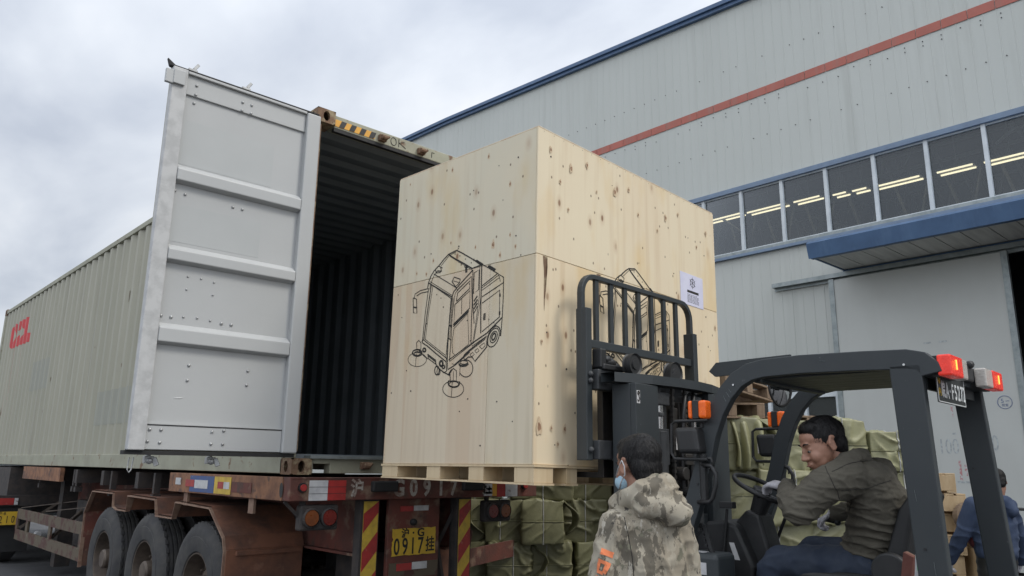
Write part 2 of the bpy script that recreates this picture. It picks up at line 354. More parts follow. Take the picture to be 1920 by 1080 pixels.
def wood_mat(name, base, alt, grain, knot=True, plank=0, seed=0, gax='x'):
    """rotary-cut veneer: vertical streaks, knots with halos; object coords, z up"""
    m = bpy.data.materials.new(name); m.use_nodes = True; t = m.node_tree; b = t.nodes['Principled BSDF']; n = t.nodes.new; l = t.links.new
    b.inputs['Roughness'].default_value = .62; b.inputs['Specular IOR Level'].default_value = .3
    tcn = n('ShaderNodeTexCoord')
    def noise_(sc, st, det=5, off=0, dist=0):
        mpn = n('ShaderNodeMapping'); mpn.inputs['Scale'].default_value = st; mpn.inputs['Location'].default_value = (off+seed, seed*.5+off, off*1.3)
        l(tcn.outputs['Object'], mpn.inputs[0]); x = n('ShaderNodeTexNoise'); x.inputs['Scale'].default_value = sc; x.inputs['Detail'].default_value = det; x.inputs['Distortion'].default_value = dist
        l(mpn.outputs[0], x.inputs['Vector']); return x.outputs[0]
    def rr(v, a, c, lo=0, hi=1):
        q = n('ShaderNodeMapRange'); q.inputs[1].default_value = a; q.inputs[2].default_value = c; q.inputs[3].default_value = lo; q.inputs[4].default_value = hi; l(v, q.inputs[0]); return q.outputs[0]
    def mixc(f, A, B):
        q = n('ShaderNodeMix'); q.data_type = 'RGBA'; l(f, q.inputs['Factor'])
        for s, v in (('A', A), ('B', B)):
            if isinstance(v, tuple): q.inputs[s].default_value = (*v, 1)
            else: l(v, q.inputs[s])
        return q.outputs['Result']
    def mul(a, c):
        q = n('ShaderNodeMath'); q.operation = 'MULTIPLY'; l(a, q.inputs[0])
        if isinstance(c, float): q.inputs[1].default_value = c
        else: l(c, q.inputs[1])
        return q.outputs[0]
    cur = mixc(rr(noise_(1.6, (1, 1, .55), 4, 0, .4), .35, .65), base, alt)
    cur = mixc(rr(noise_(13, (1.6, 1.6, .07), 6, 4), .5, .78, 0, .55), cur, grain)
    cur = mixc(rr(noise_(3.4, (1.2, 1.2, .4), 5, 9), .54, .72, 0, .55), cur, tuple(c*k for c, k in zip(base, (.93, .80, .55))))
    if plank:
        mpn = n('ShaderNodeMapping'); mpn.inputs['Scale'].default_value = (plank, plank, .12); l(tcn.outputs['Object'], mpn.inputs[0])
        vo = n('ShaderNodeTexVoronoi'); vo.inputs['Scale'].default_value = 1; l(mpn.outputs[0], vo.inputs['Vector'])
        sp = n('ShaderNodeSeparateColor'); l(vo.outputs['Color'], sp.inputs[0])
        cur = mixc(rr(sp.outputs[0], .25, .9, 0, .75), cur, tuple(c*k for c, k in zip(base, (.86, .76, .70))))
    if knot:
        sx_ = n('ShaderNodeSeparateXYZ'); l(tcn.outputs['Object'], sx_.inputs[0]); cx_ = n('ShaderNodeCombineXYZ'); l(sx_.outputs[0 if gax == 'x' else 1], cx_.inputs[0]); l(sx_.outputs[2], cx_.inputs[1])
        mpn = n('ShaderNodeMapping'); mpn.inputs['Scale'].default_value = (1, .55, 1); mpn.inputs['Location'].default_value = (seed*1.7, seed, 0); l(cx_.outputs[0], mpn.inputs[0])
        vo = n('ShaderNodeTexVoronoi'); vo.voronoi_dimensions = '2D'; vo.inputs['Scale'].default_value = 6.5; l(mpn.outputs[0], vo.inputs['Vector'])
        sp = n('ShaderNodeSeparateColor'); l(vo.outputs['Color'], sp.inputs[0])
        on = rr(sp.outputs[0], .70, .74)
        halo = mul(mul(rr(vo.outputs['Distance'], .24, .04), on), .36)
        cur = mixc(halo, cur, (.42, .26, .15))
        core = mul(mul(mul(rr(vo.outputs['Distance'], .10, .05), on), rr(sp.outputs[1], .0, .9)), .95)
        cur = mixc(core, cur, (.19, .095, .05))
        mp3 = n('ShaderNodeMapping'); mp3.inputs['Scale'].default_value = (1, .7, 1); l(cx_.outputs[0], mp3.inputs[0])
        v3 = n('ShaderNodeTexVoronoi'); v3.voronoi_dimensions = '2D'; v3.inputs['Scale'].default_value = 12; l(mp3.outputs[0], v3.inputs['Vector'])
        s3 = n('ShaderNodeSeparateColor'); l(v3.outputs['Color'], s3.inputs[0])
        cur = mixc(mul(mul(rr(v3.outputs['Distance'], .10, .05), rr(s3.outputs[1], .78, .80)), .8), cur, (.09, .05, .03))
    l(cur, b.inputs['Base Color'])
    bn = n('ShaderNodeBump'); bn.inputs['Strength'].default_value = .12; bn.inputs['Distance'].default_value = .005; l(noise_(20, (2, 2, .1), 6, 1), bn.inputs['Height']); l(bn.outputs[0], b.inputs['Normal'])
    return m
M['ply_front'] = wood_mat('plywood_warm', (.70, .585, .41), (.72, .61, .44), (.56, .42, .26), True, 0, 3)
M['ply_front_up'] = wood_mat('plywood_warm_top', (.70, .595, .43), (.72, .63, .46), (.56, .43, .28), True, 0, 11)
M['ply_side_up'] = wood_mat('plywood_grey', (.66, .585, .44), (.62, .575, .45), (.54, .45, .32), True, 0, 5, 'y')
M['ply_side_plank'] = wood_mat('plywood_striped', (.64, .545, .41), (.62, .535, .40), (.48, .38, .27), False, 9, 7)
M['ply_side_plain'] = wood_mat('plywood_plain', (.63, .55, .415), (.61, .54, .41), (.48, .41, .29), False, 0, 9)
M['knot'] = mat('wood_knot', (.22, .12, .07), (.33, .20, .12), .7, scale=60)
M['knot_ring'] = mat('knot_ring', (.55, .42, .28), (.60, .48, .33), .7, scale=30)
M['lumber'] = wood_mat('fresh_lumber', (.62, .50, .33), (.55, .43, .27), (.40, .27, .15), False, 0, 2)

def camo_mat():
    m = bpy.data.materials.new('camouflage_cloth'); m.use_nodes = True; t = m.node_tree; b = t.nodes['Principled BSDF']; n = t.nodes.new; l = t.links.new
    b.inputs['Roughness'].default_value = .9; tcn = n('ShaderNodeTexCoord'); cur = (.26, .228, .175)
    for i, (c, sc, a, st) in enumerate([((.32, .29, .23), 9, .50, (1, 1, .6)), ((.10, .088, .068), 13, .55, (1, 1, .5)), ((.40, .37, .31), 17, .60, (1, 1, .45)), ((.045, .042, .038), 26, .63, (1, 1, .6)), ((.15, .145, .105), 15, .60, (1, 1, 1))]):
        mpn = n('ShaderNodeMapping'); mpn.inputs['Location'].default_value = (i*3.1, i*1.7, i); mpn.inputs['Scale'].default_value = st; l(tcn.outputs['Object'], mpn.inputs[0])
        x = n('ShaderNodeTexNoise'); x.inputs['Scale'].default_value = sc; x.inputs['Detail'].default_value = 7; x.inputs['Roughness'].default_value = .65; l(mpn.outputs[0], x.inputs['Vector'])
        q = n('ShaderNodeMapRange'); q.inputs[1].default_value = a; q.inputs[2].default_value = a+.018; q.inputs[4].default_value = .9; l(x.outputs[0], q.inputs[0])
        k = n('ShaderNodeMix'); k.data_type = 'RGBA'; l(q.outputs[0], k.inputs['Factor'])
        if isinstance(cur, tuple): k.inputs['A'].default_value = (*cur, 1)
        else: l(cur, k.inputs['A'])
        k.inputs['B'].default_value = (*c, 1); cur = k.outputs['Result']
    l(cur, b.inputs['Base Color'])
    x = n('ShaderNodeTexNoise'); x.inputs['Scale'].default_value = 220; l(tcn.outputs['Object'], x.inputs['Vector'])
    bn = n('ShaderNodeBump'); bn.inputs['Strength'].default_value = .2; bn.inputs['Distance'].default_value = .003; l(x.outputs[0], bn.inputs['Height']); l(bn.outputs[0], b.inputs['Normal'])
    return m
M['camo'] = camo_mat()
M['orange_print'] = mat('orange_print', (.75, .22, .09), (.65, .19, .08), .8, scale=20)

G0 = -1.5                                              # ground level (the eye is 1.58 m above it)
# ------------------------------------------------------------ ground
b = MB(); b.add([(-400, -400, G0), (400, -400, G0), (400, 400, G0), (-400, 400, G0)], [(0, 1, 2, 3)])
tag(b.build('ground', M['asphalt']), kind='structure')

# ------------------------------------------------------------ factory building
XB = 12.0
bld = thing('factory_building', 'long pale green sheet metal factory hall with a blue roof edge and a red stripe', 'building', (XB, 0, G0))
def B3(mb): mb.v = [(x-XB, y, z-G0) for x, y, z in mb.v]; return mb
def rib_sheet(y0, y1, z0, z1f, pitch=.225, depth=.006, x=XB):
    """ribbed cladding facing -x; z1f(y) gives the top"""
    mb = MB(); ys = []; k = y0
    while k < y1:
        for t, d in ((0, 0), (.88, 0), (.91, 1), (.96, 1)):
            yy = k+t*pitch
            if yy < y1: ys.append((yy, d*depth))
        k += pitch
    ys.append((y1, 0))
    vs = []
    for yy, d in ys: vs += [(x-d, yy, z0), (x-d, yy, z1f(yy))]
    mb.add(vs, [(2*i, 2*i+1, 2*i+3, 2*i+2) for i in range(len(ys)-1)])
    return mb
roofz = lambda y: 10.52+.058*y if y < 14 else 11.33+.03*(y-14)
mb = rib_sheet(-16, 44, 6.20, roofz); B3(mb).build('wall', M['wall'], bld, fix=False)
mb = rib_sheet(1.36, 44, -1.5, lambda y: 4.60)
mb = MB()
for (a0, a1, z0, z1) in ((4.26, 44, -1.5, 4.60), (1.30, 4.26, 1.97, 4.60), (1.30, 4.26, -1.5, -.20), (-1.78, 1.30, 3.72, 4.60), (-16, -5.6, -1.5, 4.60), (-5.6, -1.78, 3.9, 4.60)):
    s = rib_sheet(a0, a1, z0, lambda y: z1); mb.add(s.v, s.f)
B3(mb).build('lower_wall', M['wall_low'], bld, fix=False)
# body behind the cladding (roof, back, gable) so the hall is a closed volume
mb = MB(); mb.sheet([[(XB, -16, roofz(-16)), (XB, 44, roofz(44))], [(XB+26, -16, roofz(-16)+1.2), (XB+26, 44, roofz(44)+1.2)], [(XB+26, -16, G0), (XB+26, 44, G0)]])
mb.add([(XB, 44, G0), (XB, 44, roofz(44)), (XB+26, 44, roofz(44)+1.2), (XB+26, 44, G0)], [(0, 1, 2, 3)])
mb.add([(XB, -16, G0), (XB, -16, roofz(-16)), (XB+26, -16, roofz(-16)+1.2), (XB+26, -16, G0)], [(0, 3, 2, 1)])
B3(mb).build('roof', M['wall'], bld, fix=False)
mb = MB()
ys = [-16+i*2 for i in range(31)]
for a0, a1 in zip(ys, ys[1:]):
    for dx, z_lo, z_hi in ((-.10, -.02, .07), (-.16, .07, .17)):
        p = [(XB+dx, a0, roofz(a0)+z_lo), (XB+dx, a1, roofz(a1)+z_lo), (XB+dx, a1, roofz(a1)+z_hi), (XB+dx, a0, roofz(a0)+z_hi)]
        q = [(XB+.1, v[1], v[2]) for v in p]
        mb.add(p+q, [(0, 1, 2, 3), (3, 2, 6, 7), (0, 4, 5, 1)])
B3(mb).build('roof_edge', M['blue'], bld, fix=False)
mb = MB(); k = -16
while k < 44:
    mb.box((XB-.018, k+.006, 8.205), (XB-.008, k+.445, 8.39)); k += .45
B3(mb).build('red_stripe', M['redstripe'], bld)
mb = MB()
for zz in (9.14, 8.09, 8.0, 7.255):
    k = -14
    while k < 30:
        if random.random() > .3: mb.cyl((XB-.0, k, zz), (XB-.016, k, zz), .010, n=6)
        k += .33
B3(mb).build('screws', M['blackp'], bld)
mb = MB(); mb.box((XB-.10, -16, 6.10), (XB+.05, 30, 6.17)); mb.box((XB-.07, -16, 6.17), (XB+.02, 30, 6.215)); B3(mb).build('window_head_trim', M['blue_faded'], bld)
mb = MB(); mb.box((XB-.09, -16, 4.60), (XB+.05, 30, 4.66)); B3(mb).build('window_sill_trim', M['blue_faded'], bld)
mb = MB(); mb.box((XB-.06, -16, 4.66), (XB+.05, 30, 4.73)); B3(mb).build('window_sill', M['galv'], bld)
# ribbon windows
k = -8.42; step = .965
mull = [3.21-step*i for i in range(-9, 13)]
mull.sort()
for a0, a1 in zip(mull, mull[1:]):
    f = MB(); f.box((XB-.055, a0-.035, 4.73), (XB+.03, a0+.035, 6.10)); f.box((XB-.03, a0+.035, 4.73), (XB+.03, a1-.035, 4.755)); f.box((XB-.03, a0+.035, 6.07), (XB+.03, a1-.035, 6.10))
    fo = B3(f).build('window', M['white_frame'], bld)
    p = MB(); p.add([(XB+.005, a0+.035, 4.755), (XB+.005, a1-.035, 4.755), (XB+.005, a1-.035, 6.07), (XB+.005, a0+.035, 6.07)], [(0, 1, 2, 3)])
    B3(p).build('pane', M['glass'], fo, fix=False)
mb = MB(); mb.add([(XB+.02, mull[-1], 4.7), (XB+.02, 30, 4.7), (XB+.02, 30, 6.12), (XB+.02, mull[-1], 6.12)], [(0, 1, 2, 3)]); mb.add([(XB+.02, -16, 4.7), (XB+.02, mull[0], 4.7), (XB+.02, mull[0], 6.12), (XB+.02, -16, 6.12)], [(0, 1, 2, 3)])
B3(mb).build('blank_panel', M['wall'], bld, fix=False)
# inside: back wall, ceiling, trusses
mb = MB(); mb.box((XB+11, -15, G0), (XB+11.1, 40, 10)); mb.box((XB+.3, -15, 9.2), (XB+11, 40, 9.3))
mb.box((XB+.3, -15.1, G0), (XB+11, -15, 9.2)); mb.box((XB+.3, 40, G0), (XB+11, 40.1, 9.2)); B3(mb).build('interior', M['dark_in'], bld)
mb = MB(); rnd = random.Random(3)
for j in range(4):
    X = XB+3.6+j*1.6
    for zz in (5.2, 7.4):
        mb.cyl((X, -9, zz+.2*j), (X, 14, zz+.2*j), .045, n=6, caps=False)
    y = -9
    while y < 14:
        mb.cyl((X, y, 5.2+.2*j), (X, y+.55, 7.4+.2*j), .034, n=5, caps=False); mb.cyl((X, y+.55, 7.4+.2*j), (X, y+1.1, 5.2+.2*j), .028, n=5, caps=False); y += 1.1
for i in range(34):
    y = rnd.uniform(-8, 13); X = XB+rnd.uniform(.8, 6); zz = rnd.uniform(4.9, 7.0)
    mb.cyl((X, y, zz), (X+rnd.uniform(-1, 1), y+rnd.uniform(-.9, .9), zz+rnd.uniform(-.8, .8)), .035, n=5, caps=False)
B3(mb).build('roof_truss', M['truss'], bld)
# lower window by the door
wn = MB()
for z0, z1 in ((-.2, -.12), (1.47, 1.60), (1.88, 1.97)): wn.box((XB-.045, 1.36, z0), (XB+.03, 4.26, z1))
for y0 in (1.36, 2.02, 2.78, 3.50, 4.19): wn.box((XB-.05, y0, -.2), (XB+.03, y0+.07, 1.97))
wo = B3(wn).build('window', M['white_frame'], bld)
p = MB(); p.add([(XB+.01, 1.38, -.15), (XB+.01, 4.2, -.15), (XB+.01, 4.2, 1.92), (XB+.01, 1.38, 1.92)], [(0, 1, 2, 3)]); B3(p).build('pane', M['glass'], wo, fix=False)
mb = MB(); mb.box((XB-.07, 1.30, 1.97), (XB, 4.3, 2.04)); B3(mb).build('window_hood', M['blue'], bld)
# canopy over the doorway
cv = MB()
cv.prism([(XB-1.56, 4.12), (XB-1.50, 4.17), (XB, 4.17), (XB, 4.10), (XB-1.46, 4.10), (XB-1.44, 3.87), (XB-1.49, 3.85)], 0, 1, axis=1)
cv.v = [(x, (1.06 if y == 1 else -9.0), z) for x, y, z in cv.v]
cv.prism([(XB-1.46, 3.87), (XB-1.46, 4.11), (XB, 4.11), (XB, 3.87)], 1.0, 1.03, axis=1)
cv.box((XB-1.47, -9, 3.85), (XB-1.38, 1.03, 3.872)); cv.box((XB-.16, -9, 3.85), (XB-.02, 1.03, 3.872))
co = B3(cv).build('canopy', M['blue'], bld)
sf = MB(); k = -9
while k < .97:
    sf.box((XB-1.38, k+.008, 3.885), (XB-.16, min(k+.40, 1.0)-.008, 3.90)); k += .40
B3(sf).build('soffit', M['soffit'], co)
# sliding door on its track
tk = MB(); tk.box((XB-.17, -9, 3.76), (XB-.05, 2.54, 3.80)); tk.box((XB-.17, -9, 3.80), (XB-.15, 2.54, 3.845)); tk.box((XB-.05, -9, 3.70), (XB-.03, 2.54, 3.86))
B3(tk).build('door_track', M['galv'], bld)
dr = MB(); dr.box((XB-.13, -1.66, -1.45), (XB-.07, 1.27, 3.72))
do = B3(dr).build('sliding_door', M['door_sheet'], bld)
for y0, y1 in ((1.245, 1.345), (-1.74, -1.64)): fr = MB(); fr.box((XB-.145, y0, -1.45), (XB-.055, y1, 3.74)); B3(fr).build('door_edge', M['galv'], do)
# writing and marks on the sliding door
xd = XB-.132
def onDoor(y, z): return frame((xd-XB, y, z-G0), (0, -1, 0), (0, 0, 1))
mb = MB()
th = [2*math.pi*i/40 for i in range(40)]
ring = [(xd-.001, -1.425+.105*math.cos(t), 1.207+.105*math.sin(t)) for t in th]
mb.tube(ring, .006, n=4, closed=True); B3(mb)
for s, sz, dy, dz in (('5', .10, .035, .02), ('cm', .045, -.04, .022), ('检查', .05, 0, -.05)):
    mb.add(*text_mesh(s, sz, onDoor(-1.425+dy, 1.207+dz)))
mb.build('round_stamp', M['bluefaint'], do)
mb = MB(); mb.add(*text_mesh('100', .36, onDoor(-.50, .49), sx=.62)); mb.add(*text_mesh('0', .36, onDoor(-1.21, .54), sx=.62)); mb.build('faded_number', M['greyfaint'], do)
mb = MB(); mb.box((xd-.001, -.665, -.06), (xd, -.625, .27)); mb.box((xd-.001, -.63, 1.0), (xd, -.60, 1.24)); mb.box((xd-.001, -.75, .02), (xd, -.71, .2)); B3(mb).build('faded_red_strip', M['redfaint'], do)
mb = MB(); mb.box((xd-.002, -.40, 2.29), (xd, -.28, 2.32)); mb.box((xd-.002, -.66, 2.29), (xd, -.53, 2.32)); mb.box((xd-.002, -.64, .70), (xd, -.58, .73)); mb.box((xd-.002, -.78, -.10), (xd, -.58, -.07)); B3(mb).build('tape_residue', M['greyfaint'], do)
# strip lights hanging inside the hall, seen through the ribbon windows
for i, (y0, y1, zz) in enumerate([(4.9, 6.0, 6.62), (3.65, 4.75, 6.58), (2.75, 3.45, 6.55), (2.10, 2.45, 6.48), (1.62, 1.98, 6.46), (.45, 1.45, 6.43), (-.62, .12, 6.40), (-1.75, -.80, 6.37), (-3.0, -1.92, 6.34), (-4.3, -3.15, 6.33)]):
    t = thing('strip_light', 'lit fluorescent strip light inside the hall, number of pairs fading behind the ribbon windows', 'light', (XB+3, (y0+y1)/2, zz+.1), group='strip lights inside the factory hall')
    mb = MB(); mb.box((-.18, y0-(y0+y1)/2, -.02), (.14, y1-(y0+y1)/2, .02)); mb.cyl((0, 0, .02), (0, 0, 2.6), .01, n=5); mb.build('housing', M['white_frame'], t)
    for sx in (-.14, .10):
        mb = MB(); mb.cyl((sx, y0-(y0+y1)/2+.02, -.035), (sx, y1-(y0+y1)/2-.02, -.035), .02, n=8); mb.build('tube', M['tube_light'], t)
    t['label'] = ['lit strip light behind the window next to the crate edge', 'lit strip light behind the second window pane from the crate', 'short lit strip light at right end of the second window pane', 'short lit strip light in the middle of the third window pane from the crate',
                  'short lit strip light at the right end of the third window pane', 'lit strip light alone in the fourth window pane from the crate', 'lit strip light in the fifth window pane from the crate', 'lit strip light crossing the mullion left of the sixth window pane',
                  'long lit strip light in the sixth window pane', 'lit strip light in the rightmost window pane in view'][i]

# ------------------------------------------------------------ shipping container
con = thing('shipping_container', 'grey green forty foot shipping container with its left door open, on a flat trailer', 'container', (0, 0, 0))
CL, CW, CH = 12.19, 2.438, 2.896
def corr(y0, y1, pitch=.278, depth=.036):
    pts = []; k = y0
    while k < y1:
        for t, d in ((0, 0), (.26, 0), (.50, 1), (.76, 1)):
            if k+t*pitch < y1: pts.append((k+t*pitch, d*depth))
        k += pitch
    pts.append((y1, 0)); return pts
def wall_sheet(xo, sgn, mtl, name):
    mb = MB(); vs = []; P = corr(.16, CL-.16)
    for y, d in P: vs += [(xo+sgn*d, y, .155), (xo+sgn*d, y, 2.81)]
    mb.add(vs, [(2*i, 2*i+1, 2*i+3, 2*i+2) for i in range(len(P)-1)])
    return mb.build(name, mtl, con, fix=False)
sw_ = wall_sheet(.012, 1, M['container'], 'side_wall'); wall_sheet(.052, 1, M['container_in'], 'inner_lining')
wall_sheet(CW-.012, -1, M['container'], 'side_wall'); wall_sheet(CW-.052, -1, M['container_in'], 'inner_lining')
mb = MB(); P = corr(.12, CL-.12, .24, .032); vs = []
for y, d in P: vs += [(.06, y, 2.80-d), (CW-.06, y, 2.80-d)]
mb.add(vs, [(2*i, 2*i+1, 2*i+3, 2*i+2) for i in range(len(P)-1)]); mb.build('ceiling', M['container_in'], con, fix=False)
mb = MB(); mb.box((.05, .1, 2.835), (CW-.05, CL-.1, 2.85)); mb.build('roof', M['container'], con)
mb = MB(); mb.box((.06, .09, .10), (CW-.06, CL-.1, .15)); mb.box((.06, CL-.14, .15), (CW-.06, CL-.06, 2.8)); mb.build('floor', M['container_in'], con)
mb = MB()
for x0, x1 in ((0, .06), (CW-.06, CW)):
    for z0, z1 in ((.006, .155), (2.81, 2.876)): mb = MB(); mb.box((x0, .16, z0), (x1, CL-.16, z1)); mb.build('bottom_rail' if z0 < 1 else 'top_rail', M['container_frame'], con, bevel=.006)
for a_, c_ in (((0, .02, .118), (.040, .12, 2.778)), ((CW-.04, .02, .118), (CW, .12, 2.778)), ((0, CL-.16, .118), (.16, CL, 2.778)), ((CW-.16, CL-.16, .118), (CW, CL, 2.778))):
    mb = MB(); mb.box(a_, c_); mb.build('corner_post', M['container_frame'], con, bevel=.006)
for a_, c_ in (((.165, .02, 2.775), (CW-.165, .14, 2.885)), ((.16, CL-.12, 2.74), (CW-.16, CL, 2.88))):
    mb = MB(); mb.box(a_, c_); mb.build('door_header', M['container_frame'], con, bevel=.006)
mb = MB()
# sill with the forklift pocket cut-outs
for x0, x1, z0, z1 in ((.165, .19, .0, .12), (.19, .33, .07, .12), (.33, 2.11, .0, .12), (2.11, 2.25, .07, .12), (2.25, CW-.165, 0, .12)): mb.box((x0, .03, z0+.01), (x1, .12, z1))
mb.build('door_sill', M['container_frame'], con, bevel=.004)
mb = MB(); mb.box((.14, -.012, .118), (CW-.14, .14, .14)); mb.build('door_sill_plate', M['galv'], con)
mb = MB(); mb.box((.165, .022, 2.745), (CW-.165, .06, 2.774)); mb.build('door_seal', M['black_rubber'], con)
mb = MB(); mb.box((.0, -.018, .17), (.03, .018, 2.75)); mb.build('hinge_post_face', M['casting'], con)
def casting(x, y, z, sx, sy):
    """hollow corner casting with oval holes on its outer faces"""
    a, b_, c = .178, .162, .118; mb = MB()
    X = lambda u: x+(u if sx > 0 else -u); Y = lambda v: y+(v if sy > 0 else -v)
    def face_with_hole(mk, wd, ht, hw, hh):
        n = 24; outer = []; inner = []; 
        for i in range(n):
            t = 2*math.pi*i/n; cx_, cy_ = math.cos(t), math.sin(t)
            s = min((wd/2)/abs(cx_) if abs(cx_) > 1e-6 else 9, (ht/2)/abs(cy_) if abs(cy_) > 1e-6 else 9)
            outer.append((wd/2+cx_*s, ht/2+cy_*s))
            e_ = abs(cx_)**.6*(1 if cx_ > 0 else -1), abs(cy_)**.6*(1 if cy_ > 0 else -1)
            inner.append((wd/2+hw*cx_, ht/2+hh*cy_))
        vs = [mk(u, v, 0) for u, v in outer]+[mk(u, v, 0) for u, v in inner]+[mk(u, v, .028) for u, v in inner]
        mb.add(vs, [(i, (i+1) % n, n+(i+1) % n, n+i) for i in range(n)]+[(n+i, n+(i+1) % n, 2*n+(i+1) % n, 2*n+i) for i in range(n)])
    face_with_hole(lambda u, v, d: (X(u), Y(d), z+v), b_, c, .030, .042)
    face_with_hole(lambda u, v, d: (X(d), Y(u), z+v), a, c, .030, .042)
    # remaining faces
    mb.add([(X(0), Y(0), z+c), (X(b_), Y(0), z+c), (X(b_), Y(a), z+c), (X(0), Y(a), z+c)], [(0, 1, 2, 3)])
    mb.add([(X(0), Y(0), z), (X(b_), Y(0), z), (X(b_), Y(a), z), (X(0), Y(a), z)], [(0, 1, 2, 3)])
    mb.add([(X(b_), Y(0), z), (X(b_), Y(a), z), (X(b_), Y(a), z+c), (X(b_), Y(0), z+c)], [(0, 1, 2, 3)])
    mb.add([(X(0), Y(a), z), (X(b_), Y(a), z), (X(b_), Y(a), z+c), (X(0), Y(a), z+c)], [(0, 1, 2, 3)])
    return mb.build('corner_casting', M['casting'], con)
for x, sx in ((0, 1), (CW, -1)):
    for y, sy in ((0, 1), (CL, -1)):
        for z in (0, 2.785): casting(x, y, z, sx, sy)
# hazard tape and chalk marks on the rear header
mb = MB(); mb.box((.165, .016, 2.79), (.55, .02, 2.85)); tp = mb.build('hazard_tape', M['amber'], con)
mb = MB()
for i in range(4):
    x0 = .205+i*.096; mb.add([(x0, .014, 2.791), (x0+.048, .014, 2.791), (x0+.072, .014, 2.849), (x0+.024, .014, 2.849)], [(0, 1, 2, 3)])
mb.build('black_stripe', M['blackp'], tp, fix=False)
mb = MB(); mb.tube([(.745+.028*math.cos(t), .018, 2.83+.036*math.sin(t)) for t in th], .003, n=4, closed=True)
mb.tube([(.80, .018, 2.87), (.80, .018, 2.795)], .003, n=4); mb.tube([(.86, .018, 2.855), (.802, .018, 2.835), (.875, .018, 2.80)], .003, n=4); mb.tube([(1.16, .018, 2.80), (1.16, .018, 2.85), (1.19, .018, 2.85)], .003, n=4)
mb.build('chalk_writing', M['blackp'], con)
for x in (.62, 1.03, 1.40, 1.81):
    for z, k in ((2.815, 1), (.07, -1)):
        mb = MB(); mb.box((x-.035, -.018, z-.028), (x+.035, .02, z+.028)); mb.cyl((x-.028, -.03, z), (x+.028, -.03, z), .022, n=10); mb.cyl((x+.028, -.03, z), (x+.05, -.03, z+.018), .012, n=8)
        mb.build('cam_keeper', M['casting'], con, bevel=.004)
# red lettering, worn, following the corrugation: each stroke is a set of flat strips
def side_x(y):
    P = corr(.16, CL-.16)
    for (a0, d0), (a1, d1) in zip(P, P[1:]):
        if a0 <= y <= a1: return .012+d0+(d1-d0)*(y-a0)/(a1-a0)
    return .012
def on_side(poly_fn, y0, y1, mtl, name, step=.035, off=.0025):
    mb = MB(); y = y0
    while y < y1:
        a, c = y, min(y+step, y1); za = poly_fn(a); zc = poly_fn(c)
        for (l0, h0), (l1, h1) in zip(za, zc):
            if h0-l0 > .004 or h1-l1 > .004:
                mb.add([(side_x(a)-off, a, l0), (side_x(a)-off, a, h0), (side_x(c)-off, c, h1), (side_x(c)-off, c, l1)], [(0, 1, 2, 3)])
        y += step
    return mb.build(name, mtl, con, fix=False)
def logo(y):
    # reading towards the door (y falls from 11.45 to 9.75): 'O', a broken 'C' and 'L'
    r = []
    yy = 11.40-y
    if 0 <= yy <= .62:                       # O
        t = (yy-.31)/.31; h = .235*math.sqrt(max(0, 1-t*t)); hi = .12*math.sqrt(max(0, 1-(t/.42)**2)) if abs(t) < .42 else 0
        if hi > 0: r += [(2.27-h, 2.27-hi), (2.27+hi, 2.27+h)]
        else: r += [(2.27-h, 2.27+h), (0, 0)]
    elif .66 <= yy <= 1.12:                  # broken C with the middle worn away
        t = (yy-.66)/.46; r += [(2.05, 2.05+.16+.05*math.sin(t*9)), (2.50-.12-.05*math.cos(t*8), 2.505)]
    elif 1.18 <= yy <= 1.40: r += [(2.04, 2.51), (0, 0)]   # L
    elif 1.40 < yy <= 1.66: r += [(2.04, 2.20-.03*(yy > 1.6)), (0, 0)]
    while len(r) < 2: r.append((0, 0))
    return r
on_side(logo, 9.72, 11.42, M['logo_red'], 'red_letters', .02)
on_side(lambda y: [(1.15, 1.62)], 8.1, 9.2, M['patch'], 'touch_up_patch'); on_side(lambda y: [(.50, .91)], 4.0, 5.25, M['patch'], 'touch_up_patch')
rust = MB(); rr_ = random.Random(5)
for y, z, ln in ((6.43, 1.61, .5), (6.40, 1.15, .2), (6.2, 1.5, .12), (5.87, 1.14, .16), (5.62, 1.51, .07), (4.74, 1.42, .05), (6.36, 1.86, .2), (5.26, 1.76, .25), (7.3, 1.9, .1), (4.4, 1.2, .05), (5.0, 1.25, .04), (4.55, 2.1, .14), (7.9, 1.3, .07)):
    x = side_x(y)-.003; wd = .022
    rust.add([(x, y-wd/2, z), (x, y+wd/2, z-.01), (x, y+wd*.3, z-ln), (x, y-wd*.1, z-ln)], [(0, 1, 2, 3)])
rust.build('rust_scratches', M['rust_dark'], con, fix=False)
# the open door, swung flat beside the opening: its inner face is towards us
dg_ = MB(); dg_.box((-1.06, -.062, .17), (-.13, -.050, 2.77)); 
door = dg_.build('door', M['door_grey'], con)
f = MB(); f.box((-1.165, -.105, .15), (-1.062, -.045, 2.775)); f.build('hinge_far_stile', M['door_edge'], door, bevel=.006)
f = MB(); f.box((-.138, -.110, .15), (-.022, -.045, 2.765)); f.build('near_stile', M['door_grey'], door, bevel=.010)
f = MB(); f.box((-1.06, -.078, 2.605), (-.139, -.051, 2.752)); f.box((-1.06, -.1, 2.752), (-.139, -.051, 2.772)); f.build('top_rail', M['door_grey'], door, bevel=.004)
f = MB(); f.box((-1.06, -.085, .155), (-.139, -.051, .312)); f.build('bottom_rail', M['door_grey'], door, bevel=.004)
f = MB(); f.box((-1.058, -.088, .3135), (-.141, -.0645, .319)); f.build('panel_edge', M['door_grey'], door)
f = MB(); f.box((-1.058, -.087, .3060), (-.141, -.0855, .3130)); f.build('gap_line', M['black_rubber'], door)
for zt, zb in ((2.07, 1.955), (1.50, 1.395), (.965, .84)):
    f = MB(); f.prism([(-.0625, zb-.012), (-.112, zb+.006), (-.112, zt-.028), (-.0625, zt+.012)], -1.061, -.139, axis=0); f.build('rib', M['door_grey'], door, bevel=.006)
